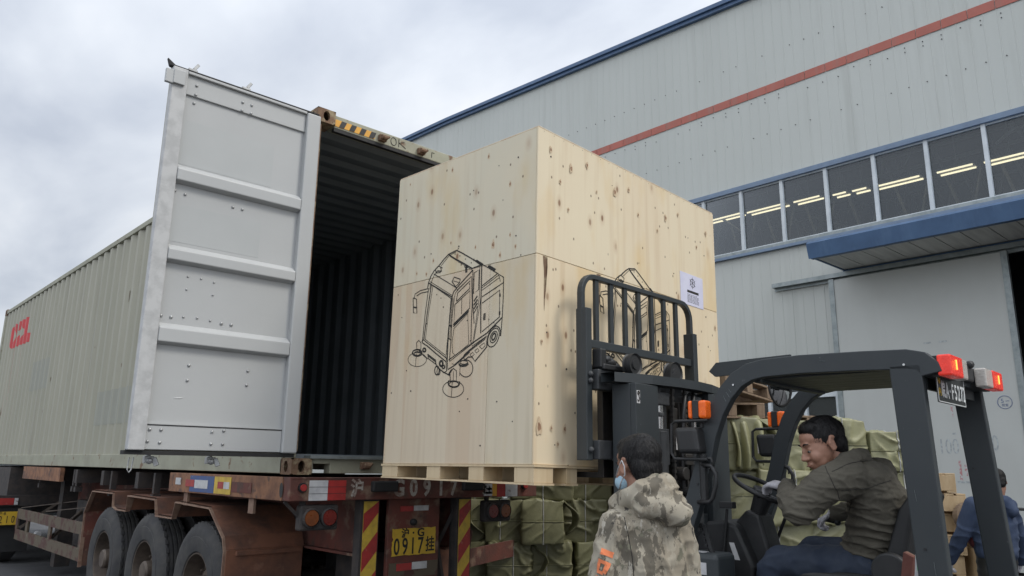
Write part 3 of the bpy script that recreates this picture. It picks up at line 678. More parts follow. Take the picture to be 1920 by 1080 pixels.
for x, z, r in [(-.99, 2.69, 1), (-.99, 2.62, 1), (-.65, 2.68, 1), (-.58, 2.68, 1), (-.65, 2.615, 1), (-.58, 2.615, 1), (-.98, 1.88, 1), (-1.05, 1.89, 1), (-.64, 1.87, 1), (-.57, 1.87, 1), (-.90, 1.31, .7), (-.81, 1.31, .7), (-.72, 1.30, .7), (-.90, 1.22, .7), (-.72, 1.21, .7),
                (-1.045, 1.02, 1), (-.98, 1.02, 1.1), (-.90, 1.03, .8), (-.81, 1.035, .8), (-.72, 1.03, .8), (-.64, 1.02, 1.1), (-.57, 1.02, 1.1), (-.83, .71, 1), (-.83, .61, 1), (-.42, .71, 1), (-.42, .61, 1),
                (-1.04, .28, 1), (-.97, .28, 1), (-.64, .28, 1), (-.56, .29, 1), (-1.045, .205, 1), (-.97, .20, 1), (-.64, .20, 1), (-.56, .20, 1), (-.99, 2.56, 1)]:
    yb = -.079 if z > 2.6 else (-.086 if z < .31 else -.063)
    f = MB(); f.ball((x, yb, z), (.011*r, .010*r, .011*r), 10, 6); f.build('bolt', M['bolt'], door, smooth=True)
f = MB(); f.box((-1.215, -.118, 2.635), (-1.16, -.09, 2.735)); f.box((-1.165, -.125, 2.640), (-1.085, -.106, 2.745)); f.build('hook_bracket', M['door_grey'], door, bevel=.004)
f = MB(); f.box((-1.18, -.085, .122), (-.03, -.02, .148)); f.build('door_gasket', M['black_rubber'], door)
f = MB(); f.box((-1.18, -.09, 2.778), (-.03, -.045, 2.788)); f.prism([(-1.20, 2.83), (-1.13, 2.785), (-1.185, 2.782)], -.075, -.050, axis=1)
f.build('door_gasket', M['black_rubber'], door)
f = MB(); f.box((-1.160, -.044, .14), (-.03, -.024, 2.79)); f.build('outer_skin', M['container'], door)
for x in (-1.0, -.60):
    f = MB(); f.cyl((x, .012, .10), (x, .012, 2.84), .017, n=10)
    f.box((x-.035, -.01, 2.80), (x+.03, .03, 2.845)); f.bar((x+.005, .012, 2.845), (x+.035, .012, 2.895), .035, .022)
    f.box((x-.03, -.02, .07), (x+.03, .02, .115)); f.bar((x+.03, -.01, .105), (x+.05, -.02, .055), .03, .03); f.ball((x, -.02, .085), .022, 10, 6)
    f.build('lock_rod', M['bolt'], door, bevel=.003)
f = MB(); f.tube([(-1.125, -.03, .105), (-1.13, -.03, .03), (-1.118, -.03, .012), (-1.106, -.03, .03), (-1.10, -.03, .105)], .004, n=6); f.build('wire_loop', M['bolt'], door)
f = MB(); f.box((-1.055, -.0632, 2.09), (-.37, -.062, 2.42)); f.build('repainted_patch', M['door_patch'], door)
f = MB(); f.box((-1.055, -.0632, 1.515+.02), (-.42, -.062, 1.80)); f.build('repainted_patch', M['door_patch'], door)
f = MB(); f.ball((-.875, -.0615, .49), (.035, .0025, .006), 14, 8, Matrix.Rotation(R(-6), 3, 'Y')); f.build('dent', M['door_grey'], door, smooth=True)

# the right-hand door, folded back against the far side wall
mb = MB(); mb.box((CW+.045, .02, .15), (CW+.06, 1.16, 2.775)); rdoor = mb.build('door', M['door_grey'], con)
mb = MB()
for y0, y1 in ((.02, .13), (1.05, 1.165)): mb = MB(); mb.box((CW+.0605, y0, .15), (CW+.10, y1, 2.775)); mb.build('stile', M['door_grey'], rdoor, bevel=.006)
for zb, zt in ((.155, .31), (.85, .96), (1.40, 1.50), (1.96, 2.07), (2.61, 2.77)): mb = MB(); mb.box((CW+.0605, .132, zb), (CW+.095, 1.048, zt)); mb.build('rib', M['door_grey'], rdoor, bevel=.006)

# ------------------------------------------------------------ semi-trailer
trl = thing('semi_trailer', 'rusty red brown flat container trailer with three axles and yellow rear number plate', 'trailer', (1.2, 6, G0))
T0 = Vector((1.2, 6, G0))
def T3(mb): mb.v = [(x-T0.x, y-T0.y, z-T0.z) for x, y, z in mb.v]; return mb
q = lambda x: -2.728+(x+2.728)*1.0174
qz = lambda z: .081+(z-.081)*1.0174
mb = MB(); mb.box((-.03, -.06, -.185), (2.44, .05, -.022)); mb.box((-.03, -.065, -.030), (2.44, .12, -.018)); T3(mb).build('rear_beam', M['trailer'], trl, bevel=.006)
rb = trl
mb = MB(); mb.box((-.035, .052, -.18), (.0, 2.32, -.028)); mb.box((-.035, .052, -.035), (.12, 2.32, -.018)); mb.box((-.035, .052, -.185), (.05, 2.32, -.175)); T3(mb).build('side_rail', M['trailer_orange'], trl, bevel=.004)
mb = MB(); mb.box((2.40, .052, -.18), (2.44, 2.32, -.02)); T3(mb).build('side_rail', M['trailer'], trl, bevel=.004)
mb = MB()
for x in (.72, 1.60): mb.box((x, .12, -.60), (x+.02, 11.8, -.14)); mb.box((x-.06, .12, -.14), (x+.08, 11.8, -.12)); mb.box((x-.06, .12, -.62), (x+.08, 11.8, -.60))
T3(mb).build('main_beam', M['trailer'], trl)
for i, y in enumerate((.5, 1.4, 2.25, 3.3, 4.5, 5.6, 6.7, 7.8, 9.6, 11.9)):
    mb = MB(); mb.box((.0, y, -.19), (2.42, y+.10, -.03)); T3(mb).build('cross_member', M['dark_steel'], trl)
mb = MB(); mb.box((-.03, 6.3, -.19), (.02, 8.45, -.015)); T3(mb).build('outrigger_rail', M['trailer_orange'], trl)
for y in (2.9, 4.3, 5.7, 5.85, 7.6):
    mb = MB(); mb.box((.03, y, -.23), (.09, y+.05, -.03)); mb.box((.02, y-.01, -.30), (.10, y+.06, -.24)); T3(mb).build('twist_lock', M['dark_steel'], trl)
for y in (.55, 1.9):
    mb = MB(); mb.box((-.01, y, -.30), (.01, y+.09, -.186)); T3(mb).build('lashing_eye', M['fender_edge'], trl)
# oval hole of the deck corner, lamps, reflectors, writing on the rear beam
mb = MB(); mb.lathe([(.001, 0), (.03, 0)], (-.0365, .06, -.11), (-1, 0, 0), 20); mb.v = [(x, .06+(y-.06)*.9, -.11+(z+.11)*1.8) for x, y, z in mb.v]; T3(mb).build('corner_hole', M['blackp'], trl, fix=False)
yb = -.061
def rbox(name, x0, x1, z0, z1, m, dep=.003): mb = MB(); mb.box((q(x0), yb-dep, qz(z0)), (q(x1), yb, qz(z1))); return T3(mb).build(name, m, trl)
rbox('white_reflector', .072, .221, -.178, -.037, M['whitefilm']); rbox('red_reflector', .223, .372, -.178, -.037, M['redp'])
mb = MB()
for z in (-.085, -.132): mb.box((q(.072), yb-.004, qz(z)), (q(.372), yb-.003, qz(z+.003)))
T3(mb).build('reflector_seam', M['blackp'], trl)
rbox('amber_reflector', 1.815, 1.865, -.172, -.07, M['amber']); rbox('red_reflector', 1.868, 1.965, -.178, -.05, M['redp']); rbox('white_reflector', 1.968, 2.11, -.178, -.05, M['whitefilm']); rbox('white_reflector', 1.72, 1.813, -.17, -.07, M['whitefilm'])
for x in (.016, 2.19):
    mb = MB(); mb.cyl((q(x), yb, -.09), (q(x), yb-.02, -.09), .034, n=20); lo_ = T3(mb).build('marker_lamp', M['black_plastic'], trl)
    mb = MB(); mb.cyl((q(x), yb-.018, -.09), (q(x), yb-.032, -.09), .024, n=20); T3(mb).build('lens', M['redp'], lo_)
for x0, x1 in ((.583, .81), (1.47, 1.68)):
    mb = MB(); mb.box((q(x0), yb-.05, -.125), (q(x1), yb, -.045)); T3(mb).build('buffer', M['black_rubber'], trl, bevel=.01)
mb = MB()
for s, x in (('沪', .47), ('G', .845), ('0', .985), ('9', 1.115), ('1', 1.257), ('7', 1.39), ('挂', 1.76)):
    mb.add(*text_mesh(s, .178 if s not in '沪挂' else .14, frame((q(x)-T0.x, yb-.002-T0.y, -.105-T0.z), (1, 0, 0), (0, 0, 1)), bold=.006 if s not in '沪挂' else .004, sx=.85))
mb.build('painted_number', M['paint_white'], trl)
# tail lamps
for x0, x1, c1, c2 in ((.036, .342, M['lens_orange'], M['lens_red']), (1.765, 2.066, M['lens_red'], M['lens_orange'])):
    mb = MB(); mb.box((q(x0), -.03, -.395), (q(x1), .05, -.215)); lo_ = T3(mb).build('tail_lamp', M['dark_steel'], trl, bevel=.015)
    for k, c in ((.26, c1), (.73, c2)):
        xx = q(x0+(x1-x0)*k); mb = MB(); mb.cyl((xx, -.03, -.305), (xx, -.055, -.305), .062, .055, n=24); T3(mb).build('lens', c, lo_)
        mb = MB(); mb.lathe([(.062, 0), (.07, .004), (.07, .02), (.06, .028)], (xx, -.03, -.305), (0, -1, 0), 24); T3(mb).build('lamp_ring', M['dark_steel'], lo_)
mb = MB(); mb.box((.1, -.01, -.22), (.13, .03, -.15)); mb.bar((-.02, .03, -.19), (.12, .02, -.32), .02, .02); mb.box((1.88, .0, -.22), (1.91, .03, -.15)); T3(mb).build('lamp_bracket', M['dark_steel'], trl)
# hazard posts with red and yellow chevrons
for x0, x1, zb in ((.548, .715, -1.02), (1.475, 1.635, -1.02)):
    mb = MB(); mb.box((q(x0), .0, zb), (q(x1), .09, -.186)); po = T3(mb).build('bumper_post', M['dark_steel'], trl, bevel=.004)
    xa, xb_ = q(x0+.025), q(x1-.012); mb = MB(); mb.box((xa, -.004, zb+.02), (xb_, 0, -.20)); st = T3(mb).build('warning_film', M['yellow'], po)
    mb = MB(); wd = xb_-xa
    zz = -.14
    while zz > zb-.2:
        p_ = [(xa, zz-.15), (xb_, zz+.0), (xb_, zz-.145), (xa, zz-.295)]
        p_ = [(x, min(max(z_, zb+.02), -.20)) for x, z_ in p_]
        mb.add([(x, -.006, z_) for x, z_ in p_], [(0, 1, 2, 3)]); zz -= .285
    T3(mb).build('red_stripe', M['redp'], st, fix=False)
# centre plate panel with number plate
mb = MB(); mb.box((q(.808), .01, -1.02), (q(1.305), .05, -.186)); pp = T3(mb).build('plate_panel', M['trailer'], trl, bevel=.005)
mb = MB()
rg = random.Random(9); n_ = 40; xl, xr, zt, zb = q(.846), q(1.268), qz(-.405), qz(-.612)
edge = []
for i in range(n_): 
    t = i/n_*4; s_, f_ = int(t), t % 1; j = rg.uniform(0, .006) if rg.random() < .7 else rg.uniform(0, .016)
    edge.append([(xl+(xr-xl)*f_, zt-j), (xr-j, zt+(zb-zt)*f_), (xr-(xr-xl)*f_, zb+j), (xl+j, zb-(zb-zt)*f_)][s_])
mb.prism(edge, .002, .008, axis=1); np_ = T3(mb).build('number_plate', M['plate_yellow'], pp)
mb = MB(); zc = (zt+zb)/2; xc = (xl+xr)/2
for s, x, z, sz, sx in (('沪', -.090, .062, .078, 1), ('·', -.012, .062, .10, 1), ('G', .062, .064, .088, 1.15), ('0', -.170, -.040, .178, .66), ('9', -.090, -.040, .178, .66), ('1', -.014, -.040, .178, .66), ('7', .062, -.040, .178, .66), ('挂', .158, -.036, .125, .74)):
    mb.add(*text_mesh(s, sz, frame((xc+x-T0.x, .001-T0.y, zc+z-T0.z), (1, 0, 0), (0, 0, 1)), bold=.0022, sx=sx))
mb.build('plate_lettering', M['ink'], np_)
mb = MB(); mb.box((q(.914), .004, -.285), (q(1.04), .009, -.245)); T3(mb).build('red_reflector', M['redp'], pp)
mb = MB(); mb.box((q(1.045), .004, -.282), (q(1.187), .009, -.242)); T3(mb).build('white_reflector', M['whitefilm'], pp)
mb = MB(); mb.ball((q(1.04), 0, -.37), (.032, .03, .028)); T3(mb).build('rubber_stop', M['black_rubber'], pp, smooth=True)
mb = MB(); mb.box((q(.83), .0, -.79), (q(1.295), .009, -.675)); T3(mb).build('worn_strip', M['guard_peel'], pp)
mb = MB(); mb.box((q(.894), -.004, -.735), (q(1.035), -.001, -.68)); T3(mb).build('red_reflector', M['redp'], pp)
mb = MB(); mb.box((q(1.04), -.004, -.732), (q(1.184), -.001, -.677)); T3(mb).build('white_reflector', M['whitefilm'], pp)
mb = MB(); mb.box((.0, .0, -1.12), (2.4, .10, -1.02)); T3(mb).build('under_run_bar', M['trailer'], trl)
for a_, c_, w1, w2 in (((1.62, .05, -.19), (1.36, .25, -.9), .09, .03), ((1.38, .06, -.55), (1.52, .08, -1.05), .05, .03)): mb = MB(); mb.bar(a_, c_, w1, w2); T3(mb).build('brace', M['dark_steel'], trl)
# fenders: one folded strip over three wheels on each side
prof = [(4.93, -1.10), (4.95, -.50), (4.72, -.25), (3.96, -.25), (3.92, -.385), (3.80, -.41), (3.46, -.41), (3.40, -.255), (2.64, -.265), (2.56, -.41), (2.15, -.41), (2.07, -.265), (1.32, -.285), (1.00, -.50), (.955, -.60), (.955, -1.2)]
for x0, x1, xe in ((-.02, .66, -.02), (1.76, 2.44, 2.44)):
    mb = MB(); mb.sheet([[(x0, y, z) for y, z in prof], [(x1, y, z) for y, z in prof]]); mb.sheet([[(x0, y, z+.006) for y, z in prof], [(x1, y, z+.006) for y, z in prof]])
    fo = T3(mb).build('fender', M['fender'], trl, fix=False)
    mb = MB(); mb.tube([(xe, y, z-.012) for y, z in prof], 0, flat=(.012, .040), up=(1, 0, 0))
    T3(mb).build('fender_lip', M['fender_edge'], fo)
    mb = MB(); mb.box((x0, 4.935, -1.1), (x1, 4.955, -.5)); T3(mb).build('front_flap', M['trailer'], fo)
mb = MB(); mb.box((-.02, .935, -1.25), (.64, .95, -.60)); mb.box((.05, .90, -.64), (.62, .935, -.61)); T3(mb).build('mudguard', M['fender'], trl)
mb = MB(); mb.box((1.80, .935, -1.15), (2.44, .95, -.60)); T3(mb).build('mudguard', M['fender'], trl)
# wheels
def wheel(cy, x_out, sgn):
    """x_out: outer sidewall; sgn +1 when the tyre extends to +x"""
    rad = .54; c = (x_out-T0.x, cy-T0.y, -.96-T0.z); ax = (sgn, 0, 0)
    mb = MB()
    prof_ = [(.285, .035), (.30, .012), (.36, .0), (.42, .0), (.425, .006), (.46, .004), (.505, .022), (.528, .045), (rad, .06)]
    k = .06
    for g in range(4):
        prof_ += [(rad, k+.012+g*.044), (rad-.014, k+.016+g*.044), (rad-.014, k+.026+g*.044), (rad, k+.030+g*.044)]
    prof_ += [(rad, .24), (.528, .255), (.46, .29), (.30, .28), (.285, .26)]
    mb.lathe(prof_, c, ax, 56)
    a = Vector((0, 1, 0)); b2 = Vector((0, 0, 1))
    for i in range(42):                                   # shoulder blocks of the tread
        t = 2*math.pi*i/42; d = a*math.cos(t)+b2*math.sin(t)
        for s_ in (.052, .222):
            p = Vector(c)+Vector(ax)*s_+d*(rad-.004); mb.bar(p, p+Vector(ax)*.03, .045, .016, up=d)
    w_ = thing_part('wheel', mb, M['tyre'])
    mb = MB(); mb.lathe([(.292, .03), (.286, .018), (.278, .02), (.272, .06), (.262, .10), (.255, .17), (.17, .185), (.15, .13), (.12, .12), (.10, .12), (.10, .04), (.085, .02), (0, .02)], c, ax, 40)
    for i in range(10):
        t = 2*math.pi*i/10; p = Vector(c)+Vector(ax)*.175+(a*math.cos(t)+b2*math.sin(t))*.205; mb.cyl(p, p-Vector(ax)*.045, .014, n=6)
    mb.build('rim', M['rim'], w_, smooth=35)
    return w_
def thing_part(name, mb, m): return mb.build(name, m, trl, smooth=30)
for cy in (1.57, 2.89, 4.21):
    wheel(cy, -.02, 1); wheel(cy, .30, 1); wheel(cy, 2.42, -1); wheel(cy, 2.10, -1)
    mb = MB(); mb.cyl((.1, cy, -.96), (2.3, cy, -.96), .075); mb.box((.5, cy-.55, -.80), (.6, cy+.55, -.76)); mb.box((1.8, cy-.55, -.80), (1.9, cy+.55, -.76)); mb.box((.48, cy-.08, -1.05), (.62, cy+.08, -.6)); T3(mb).build('axle', M['dark_steel'], trl)
# side under-run guards
for x in (-.02, 2.40):
    mb = MB(); mb.box((x, 5.02, -.765), (x+.03, 8.47, -.63)); mb.box((x, 5.02, -1.06), (x+.03, 8.47, -.92)); mb.box((x-.006, 5.0, -1.06), (x+.03, 5.08, -.62))
    for y in (6.45, 7.75, 8.40): mb.box((x+.004, y, -.92), (x+.028, y+.12, -.765))
    T3(mb).build('side_guard', M['guard_peel'], trl)
    mb = MB(); mb.bar((x+.04, 6.5, -.9), (.7, 6.9, -.35), .04, .04); mb.bar((x+.04, 8.4, -.9), (.7, 8.2, -.35), .04, .04); mb.bar((x+.05, 5.2, -.98), (.75, 6.2, -.95), .03, .03); mb.bar((x+.05, 8.5, -.62), (.6, 7.0, -.45), .012, .012); mb.bar((x+.05, 7.0, -.60), (.6, 5.6, -.45), .012, .012); T3(mb).build('guard_strut', M['rim'], trl)
mb = MB(); mb.cyl((.5, 5.6, -.82), (1.9, 5.6, -.82), .17, n=20); mb.box((.4, 6.2, -1.05), (2.0, 7.0, -.45)); mb.box((.35, 7.6, -1.4), (.55, 7.8, -.2)); mb.box((1.8, 7.6, -1.4), (2.0, 7.8, -.2)); T3(mb).build('tank_and_landing_gear', M['dark_steel'], trl)
for a_, c_ in (((.30, 5.15, -1.30), (2.1, 5.2, -.3)), ((.95, .3, -.95), (1.5, .9, -.62)), ((1.9, 5.2, -1.3), (1.95, 8.8, -.05))): mb = MB(); mb.box(a_, c_); T3(mb).build('dark_view_blocker', M['dark_steel'], trl)  # dark sheets added to block the bright view beneath the trailer
mb = MB(); mb.cyl((.10, 7.58, -.94), (.10, 7.68, -.94), .04, n=14); T3(mb).build('white_canister', M['whitefilm'], trl)
# stickers on the left side rail: y, from px measurements
def sr(name, y0, y1, z0, z1, m, off=.002): mb = MB(); mb.box((-.037-off, y0, z0), (-.037, y1, z1)); return T3(mb).build(name, m, trl)
sr('blue_sticker', 1.27, 1.80, -.172, -.035, M['sticker_blue']); sr('yellow_sticker', .93, 1.265, -.172, -.035, M['yellow'])
sr('red_reflector', 1.70, 1.90, -.13, -.07, M['redp'], .004); sr('white_reflector', 1.40, 1.69, -.14, -.07, M['whitefilm'], .004); sr('red_reflector', 1.08, 1.19, -.13, -.075, M['redp'], .004); sr('white_reflector', .96, 1.07, -.13, -.075, M['whitefilm'], .004); sr('peeled_patch', 2.02, 2.15, -.12, -.06, M['whitefilm'])
sr('brown_patch', .55, .92, -.15, -.07, M['trailer'])
# mudguard-side red board and strap at the far rear corner
mb = MB(); mb.bar((2.0, .55, -.78), (2.95, .80, -.74), .03, .16); mb.bar((2.2, .6, -.52), (2.05, .55, -1.1), .05, .03); T3(mb).build('stub_board', M['trailer'], trl)

# ------------------------------------------------------------ tractor unit under the front of the container
trk = thing('tractor_unit', 'rear of the lorry tractor with yellow plate and mud flaps, far left under the container', 'truck', (1.2, 12.5, G0))
K0 = Vector((1.2, 12.5, G0))
def K3(mb): mb.v = [(x-K0.x, y-K0.y, z-K0.z) for x, y, z in mb.v]; return mb
mb = MB(); mb.box((-.38, 9.05, -.62), (2.45, 9.15, -.46)); K3(mb).build('rear_bar', M['dark_steel'], trk)
mb = MB(); mb.box((-.05, 9.25, -.75), (2.4, 12.3, -.04)); mb.box((.3, 12.3, -.9), (2.1, 14.5, -.4)); K3(mb).build('chassis', M['dark_steel'], trk)  # first block enlarged and dark, added to close the bright gap under the container
mb = MB(); mb.box((-.20, 9.03, -.60), (.02, 9.05, -.50)); K3(mb).build('red_reflector', M['redp'], trk)
mb = MB(); mb.box((.025, 9.03, -.60), (.075, 9.05, -.5)); K3(mb).build('white_reflector', M['whitefilm'], trk)
mb = MB(); mb.box((-.35, 9.0, -.895), (.09, 9.02, -.70)); pl = K3(mb).build('number_plate', M['plate_yellow'], trk)
mb = MB()
for s, x in (('2', -.13), ('1', -.045), ('0', .035)): mb.add(*text_mesh(s, .15, frame((x-K0.x, 8.997-K0.y, -.82-K0.z), (1, 0, 0), (0, 0, 1)), sx=.62))
mb.add(*text_mesh('沪·B', .06, frame((-.12-K0.x, 8.997-K0.y, -.73-K0.z), (1, 0, 0), (0, 0, 1)))); mb.build('plate_lettering', M['ink'], pl)
for x in (-.15, 2.0):
    mb = MB(); mb.box((x-.2, 9.1, -1.3), (x+.45, 9.13, -.47)); K3(mb).build('mud_flap', M['black_rubber'], trk)
for x in (-.05, 2.45):
  for cy in (9.75, 11.1):
    mb = MB(); s_ = 1 if x < 1 else -1
    mb.lathe([(.28, .03), (.30, 0), (.42, 0), (.50, .03), (.52, .06), (.52, .24), (.45, .28), (.28, .27)], (x, cy, -.98), (s_, 0, 0), 40); mb.lathe([(.29, .03), (.26, .1), (.1, .12), (0, .05)], (x, cy, -.98), (s_, 0, 0), 30)
    K3(mb).build('wheel', M['tyre'], trk, smooth=30)
mb = MB(); mb.box((-.02, 12.6, -1.0), (2.45, 15.0, 1.9)); K3(mb).build('cab', M['white_frame'], trk, bevel=.08)
LEFT_DST = [(1.196, 1.605), (0.284, 1.435), (0.253, 0.516), (1.11, 0.56)]

# ------------------------------------------------------------ plywood crate (fx across the front, fy into the picture, fz up)
A_ = .064
cr_ = thing('plywood_crate', 'huge pale plywood crate with a printed machine drawing, lifted on the forks', 'crate', (.409, -2.101, -.023), (-.004, .018, A_))
CWd, CDp, CHt, PB = 2.17, 1.40, 2.20, .115
SV = 1.365
def panel(name, a, b, m): mb = MB(); mb.box(a, b); return mb.build(name, m, cr_, bevel=.0025, seg=1)
panel('side_panel', (-.002, .014, SV+.0025), (.012, CDp, CHt-.001), M['ply_side_up'])
panel('side_panel', (-.002, .402, PB), (.012, CDp, SV), M['ply_side_plank'])
panel('side_panel', (-.002, .014, PB), (.012, .400, SV), M['ply_side_plain'])
panel('front_panel', (-.004, 0, SV+.0025), (CWd, .012, CHt), M['ply_front_up'])
panel('front_panel', (-.004, 0, PB), (CWd, .012, SV), M['ply_front'])
panel('side_panel', (CWd-.012, .014, PB), (CWd, CDp, CHt-.001), M['ply_side_up'])
panel('back_panel', (.012, CDp-.012, PB), (CWd-.012, CDp-.001, CHt-.002), M['ply_front'])
panel('lid', (.001, .001, CHt), (CWd-.004, CDp-.004, CHt+.010), M['ply_side_plank'])
# pallet base
mb = MB(); mb.box((-.01, -.012, PB-.014), (CWd+.006, CDp+.008, PB-.001)); mb.build('deck', M['lumber'], cr_)
rg = random.Random(2)
for j, y in enumerate((0.0, .405, .80, 1.235)):
    yy0, yy1 = y, y+(.15 if j in (0,) else .13)
    if j == 3: yy1 = CDp+.0
    for i, x in enumerate((0.0, .255, 1.02, 1.79, 2.03)):
        wd = .155 if i != 1 else .11
        if i in (0,): x0, x1 = -.004, .20
        elif i == 1: x0, x1 = .285, .385
        elif i == 4: x0, x1 = 2.0, CWd
        else: x0, x1 = x, x+.16
        if i == 0: x0, x1 = -.004, .165
        mb = MB(); mb.box((x0, yy0-.004 if j == 0 else yy0, .012), (x1, yy1, PB-.0145)); mb.build('block', M['lumber'], cr_, bevel=.002, seg=1)
mb = MB(); mb.box((-.008, -.01, 0), (.168, CDp+.004, .0115)); mb.build('skid_board', M['lumber'], cr_)
mb = MB(); mb.box((.26, -.008, 0), (.39, CDp+.004, .0115)); mb.build('skid_board', M['lumber'], cr_)
mb = MB(); mb.box((1.0, -.008, 0), (1.2, CDp+.004, .0115)); mb.build('skid_board', M['lumber'], cr_)
mb = MB(); mb.box((1.99, -.008, 0), (CWd+.006, CDp+.004, .0115)); mb.build('skid_board', M['lumber'], cr_)
# the pallet runs out level while the crate leans back a little
for ch in [o for o in COL.objects if o.parent == cr_ and o.name.split('.')[0] in ('block', 'skid_board')]:
    for v in ch.data.vertices: v.co.z += .022*(v.co.y/CDp)*(1-v.co.z/PB)
# the machine drawing stencilled on two faces: polylines in drawing units
D = []
def pl_(w_, *p): D.append((w_, [tuple(map(float, s.split(','))) for s in ' '.join(p).split()]))
def el_(w_, cx_, cy_, rx, ry, rot=0, a0=0, a1=360, n=36):
    pts = []
    for i in range(n+1):
        t = R(a0+(a1-a0)*i/n); x = rx*math.cos(t); y = ry*math.sin(t); c, s = math.cos(R(rot)), math.sin(R(rot))
        pts.append((cx_+x*c-y*s, cy_+x*s+y*c))
    D.append((w_, pts))
pl_(4, '345,340 352,300 365,262 385,228 420,190 450,152 478,122 528,97 560,112 650,165 688,188')
pl_(2, '358,345 366,305 380,268 398,236'); pl_(2, '430,196 482,130 527,106'); pl_(4, '478,122 520,150 575,180 628,212 688,188'); pl_(2, '486,134 628,222')
pl_(3, '385,245 532,336'); pl_(2, '362,294 505,384'); pl_(4, '352,302 500,392'); pl_(4, '370,310 345,480 322,660'); pl_(2, '380,318 352,490 332,658')
pl_(3, '352,335 330,500 312,680'); pl_(3, '372,314 494,400 478,600 462,770'); pl_(3, '320,662 462,776'); pl_(2, '328,656 458,760')
pl_(4, '500,392 510,360 530,335 580,278 632,222'); pl_(2, '514,396 522,366 540,344 622,262'); pl_(4, '500,392 490,480 482,570 474,690 470,800')
pl_(3, '514,396 500,520 494,650 484,795'); pl_(2, '506,396 494,520 486,650')
pl_(3, '530,350 622,262 628,430 622,560 620,690'); pl_(3, '478,790 620,690'); pl_(2, '484,800 640,680')
pl_(3, '528,415 536,366 614,290 612,338 528,420'); pl_(3, '518,440 614,352 612,462 512,560 518,440'); pl_(2, '562,400 560,500'); pl_(6, '508,568 606,476'); pl_(3, '508,580 604,488')
pl_(2, '512,592 600,500 606,690 522,762 504,745 500,680 512,592'); pl_(5, '480,570 500,578'); pl_(4, '478,600 474,650 496,664')
pl_(3, '632,222 630,420 640,560'); pl_(4, '688,188 686,300 682,450 682,622'); pl_(2, '676,200 674,380 650,560 632,680')
pl_(3, '640,240 672,220 668,346 636,372 640,240'); pl_(5, '638,420 660,386'); pl_(5, '638,444 662,408'); pl_(5, '638,470 660,430'); pl_(3, '636,500 662,450'); pl_(2, '640,660 676,440 684,380')
pl_(3, '690,185 790,245'); pl_(3, '690,322 788,245 826,268 826,302 690,392'); pl_(2, '690,334 796,254'); pl_(2, '690,350 800,270'); pl_(2, '796,254 806,296')
pl_(3, '826,268 824,400 818,520 808,640'); pl_(3, '690,432 802,350 800,520 690,612'); pl_(6, '803,372 803,392'); pl_(6, '801,484 801,506'); pl_(4, '702,500 710,496 708,536 700,540 702,500')
pl_(4, '622,688 720,622 818,522'); pl_(2, '626,704 722,638'); pl_(4, '722,702 726,645 748,595 778,575 798,586 808,612 806,640'); 
el_(3, 762, 650, 32, 62, 20); el_(3, 764, 646, 20, 38, 20); el_(5, 764, 644, 10, 22, 20)
pl_(4, '575,762 600,737 716,645 720,708 645,800 628,772 604,772 578,792 575,762'); pl_(2, '590,752 710,660'); 
for s in ('614,756 632,742 642,756 624,770 614,756', '644,732 662,718 672,732 654,747 644,732', '674,706 704,682 710,700 690,722 674,706'): pl_(2, s)
pl_(4, '312,680 345,702 400,750 462,800 466,860 450,870 404,832 396,800 350,764 346,782 300,742 290,722'); pl_(3, '346,752 398,792 400,818 350,780 346,752')
el_(6, 325, 726, 9, 11); el_(7, 432, 812, 10, 16); el_(5, 446, 834, 8, 10); pl_(4, '462,772 470,800 474,850 520,822 612,740'); pl_(3, '308,672 322,660')
pl_(3, '276,680 290,665 304,680 303,720 278,726 276,680'); el_(5, 280, 744, 30, 20); el_(3, 280, 748, 18, 12); el_(2, 280, 786, 58, 44); pl_(2, '276,748 268,830')
el_(6, 575, 812, 30, 16, -10, 20, 200); el_(3, 575, 806, 24, 12); el_(3, 588, 844, 44, 54, 0, -95, 150); pl_(2, '552,820 548,892')
pl_(3, '487,862 510,844 528,858 528,926 490,930 487,862'); pl_(2, '510,862 508,928'); pl_(6, '478,884 500,850'); el_(5, 512, 936, 36, 26, 0, -20, 220); el_(3, 512, 944, 30, 18); el_(2.5, 508, 974, 66, 52); pl_(2, '502,930 496,1024')
el_(4, 405, 856, 14, 28); el_(3, 415, 862, 10, 22); pl_(4, '450,868 486,888')
pl_(3, '348,338 300,350 266,372 262,398'); pl_(3, '352,356 304,366 276,384'); pl_(3.5, '254,396 276,404 278,494 256,490 254,396'); pl_(5, '258,455 274,458')
pl_(3.5, '395,215 414,196 438,206 426,236 400,240 395,215'); pl_(4, '400,236 410,226 436,228'); pl_(3.5, '500,295 514,266 553,280 546,304 522,326 500,295'); pl_(2, '508,290 546,300'); pl_(9, '590,200 590,238'); el_(3, 590, 200, 10, 6)
pl_(4, '648,165 656,160 696,186 688,194 648,165'); pl_(5, '728,198 736,196 776,220 768,228 728,198'); pl_(2, '500,812 514,820 600,745')
for x, y in ((520, 120), (550, 132), (585, 152), (622, 176), (610, 310), (404, 376), (430, 398), (340, 560), (596, 540)): el_(3, x, y, 1.2, 1.2, n=6)
def drawing(mb, mapf, k):
    """ribbons lying on a face; mapf(x,y)->point; k: metres per unit"""
    for w_, pts in D:
        P = [Vector(mapf(*p)) for p in pts]; nrm = mapf.n
        L_, R_ = [], []
        for i, p in enumerate(P):
            d = (P[min(i+1, len(P)-1)]-P[max(i-1, 0)])
            if d.length < 1e-6: d = Vector((0, 0, 1))
            s = d.normalized().cross(nrm)*(w_*1.55*k/2); L_.append(p+s); R_.append(p-s)
        mb.sheet([L_, R_])
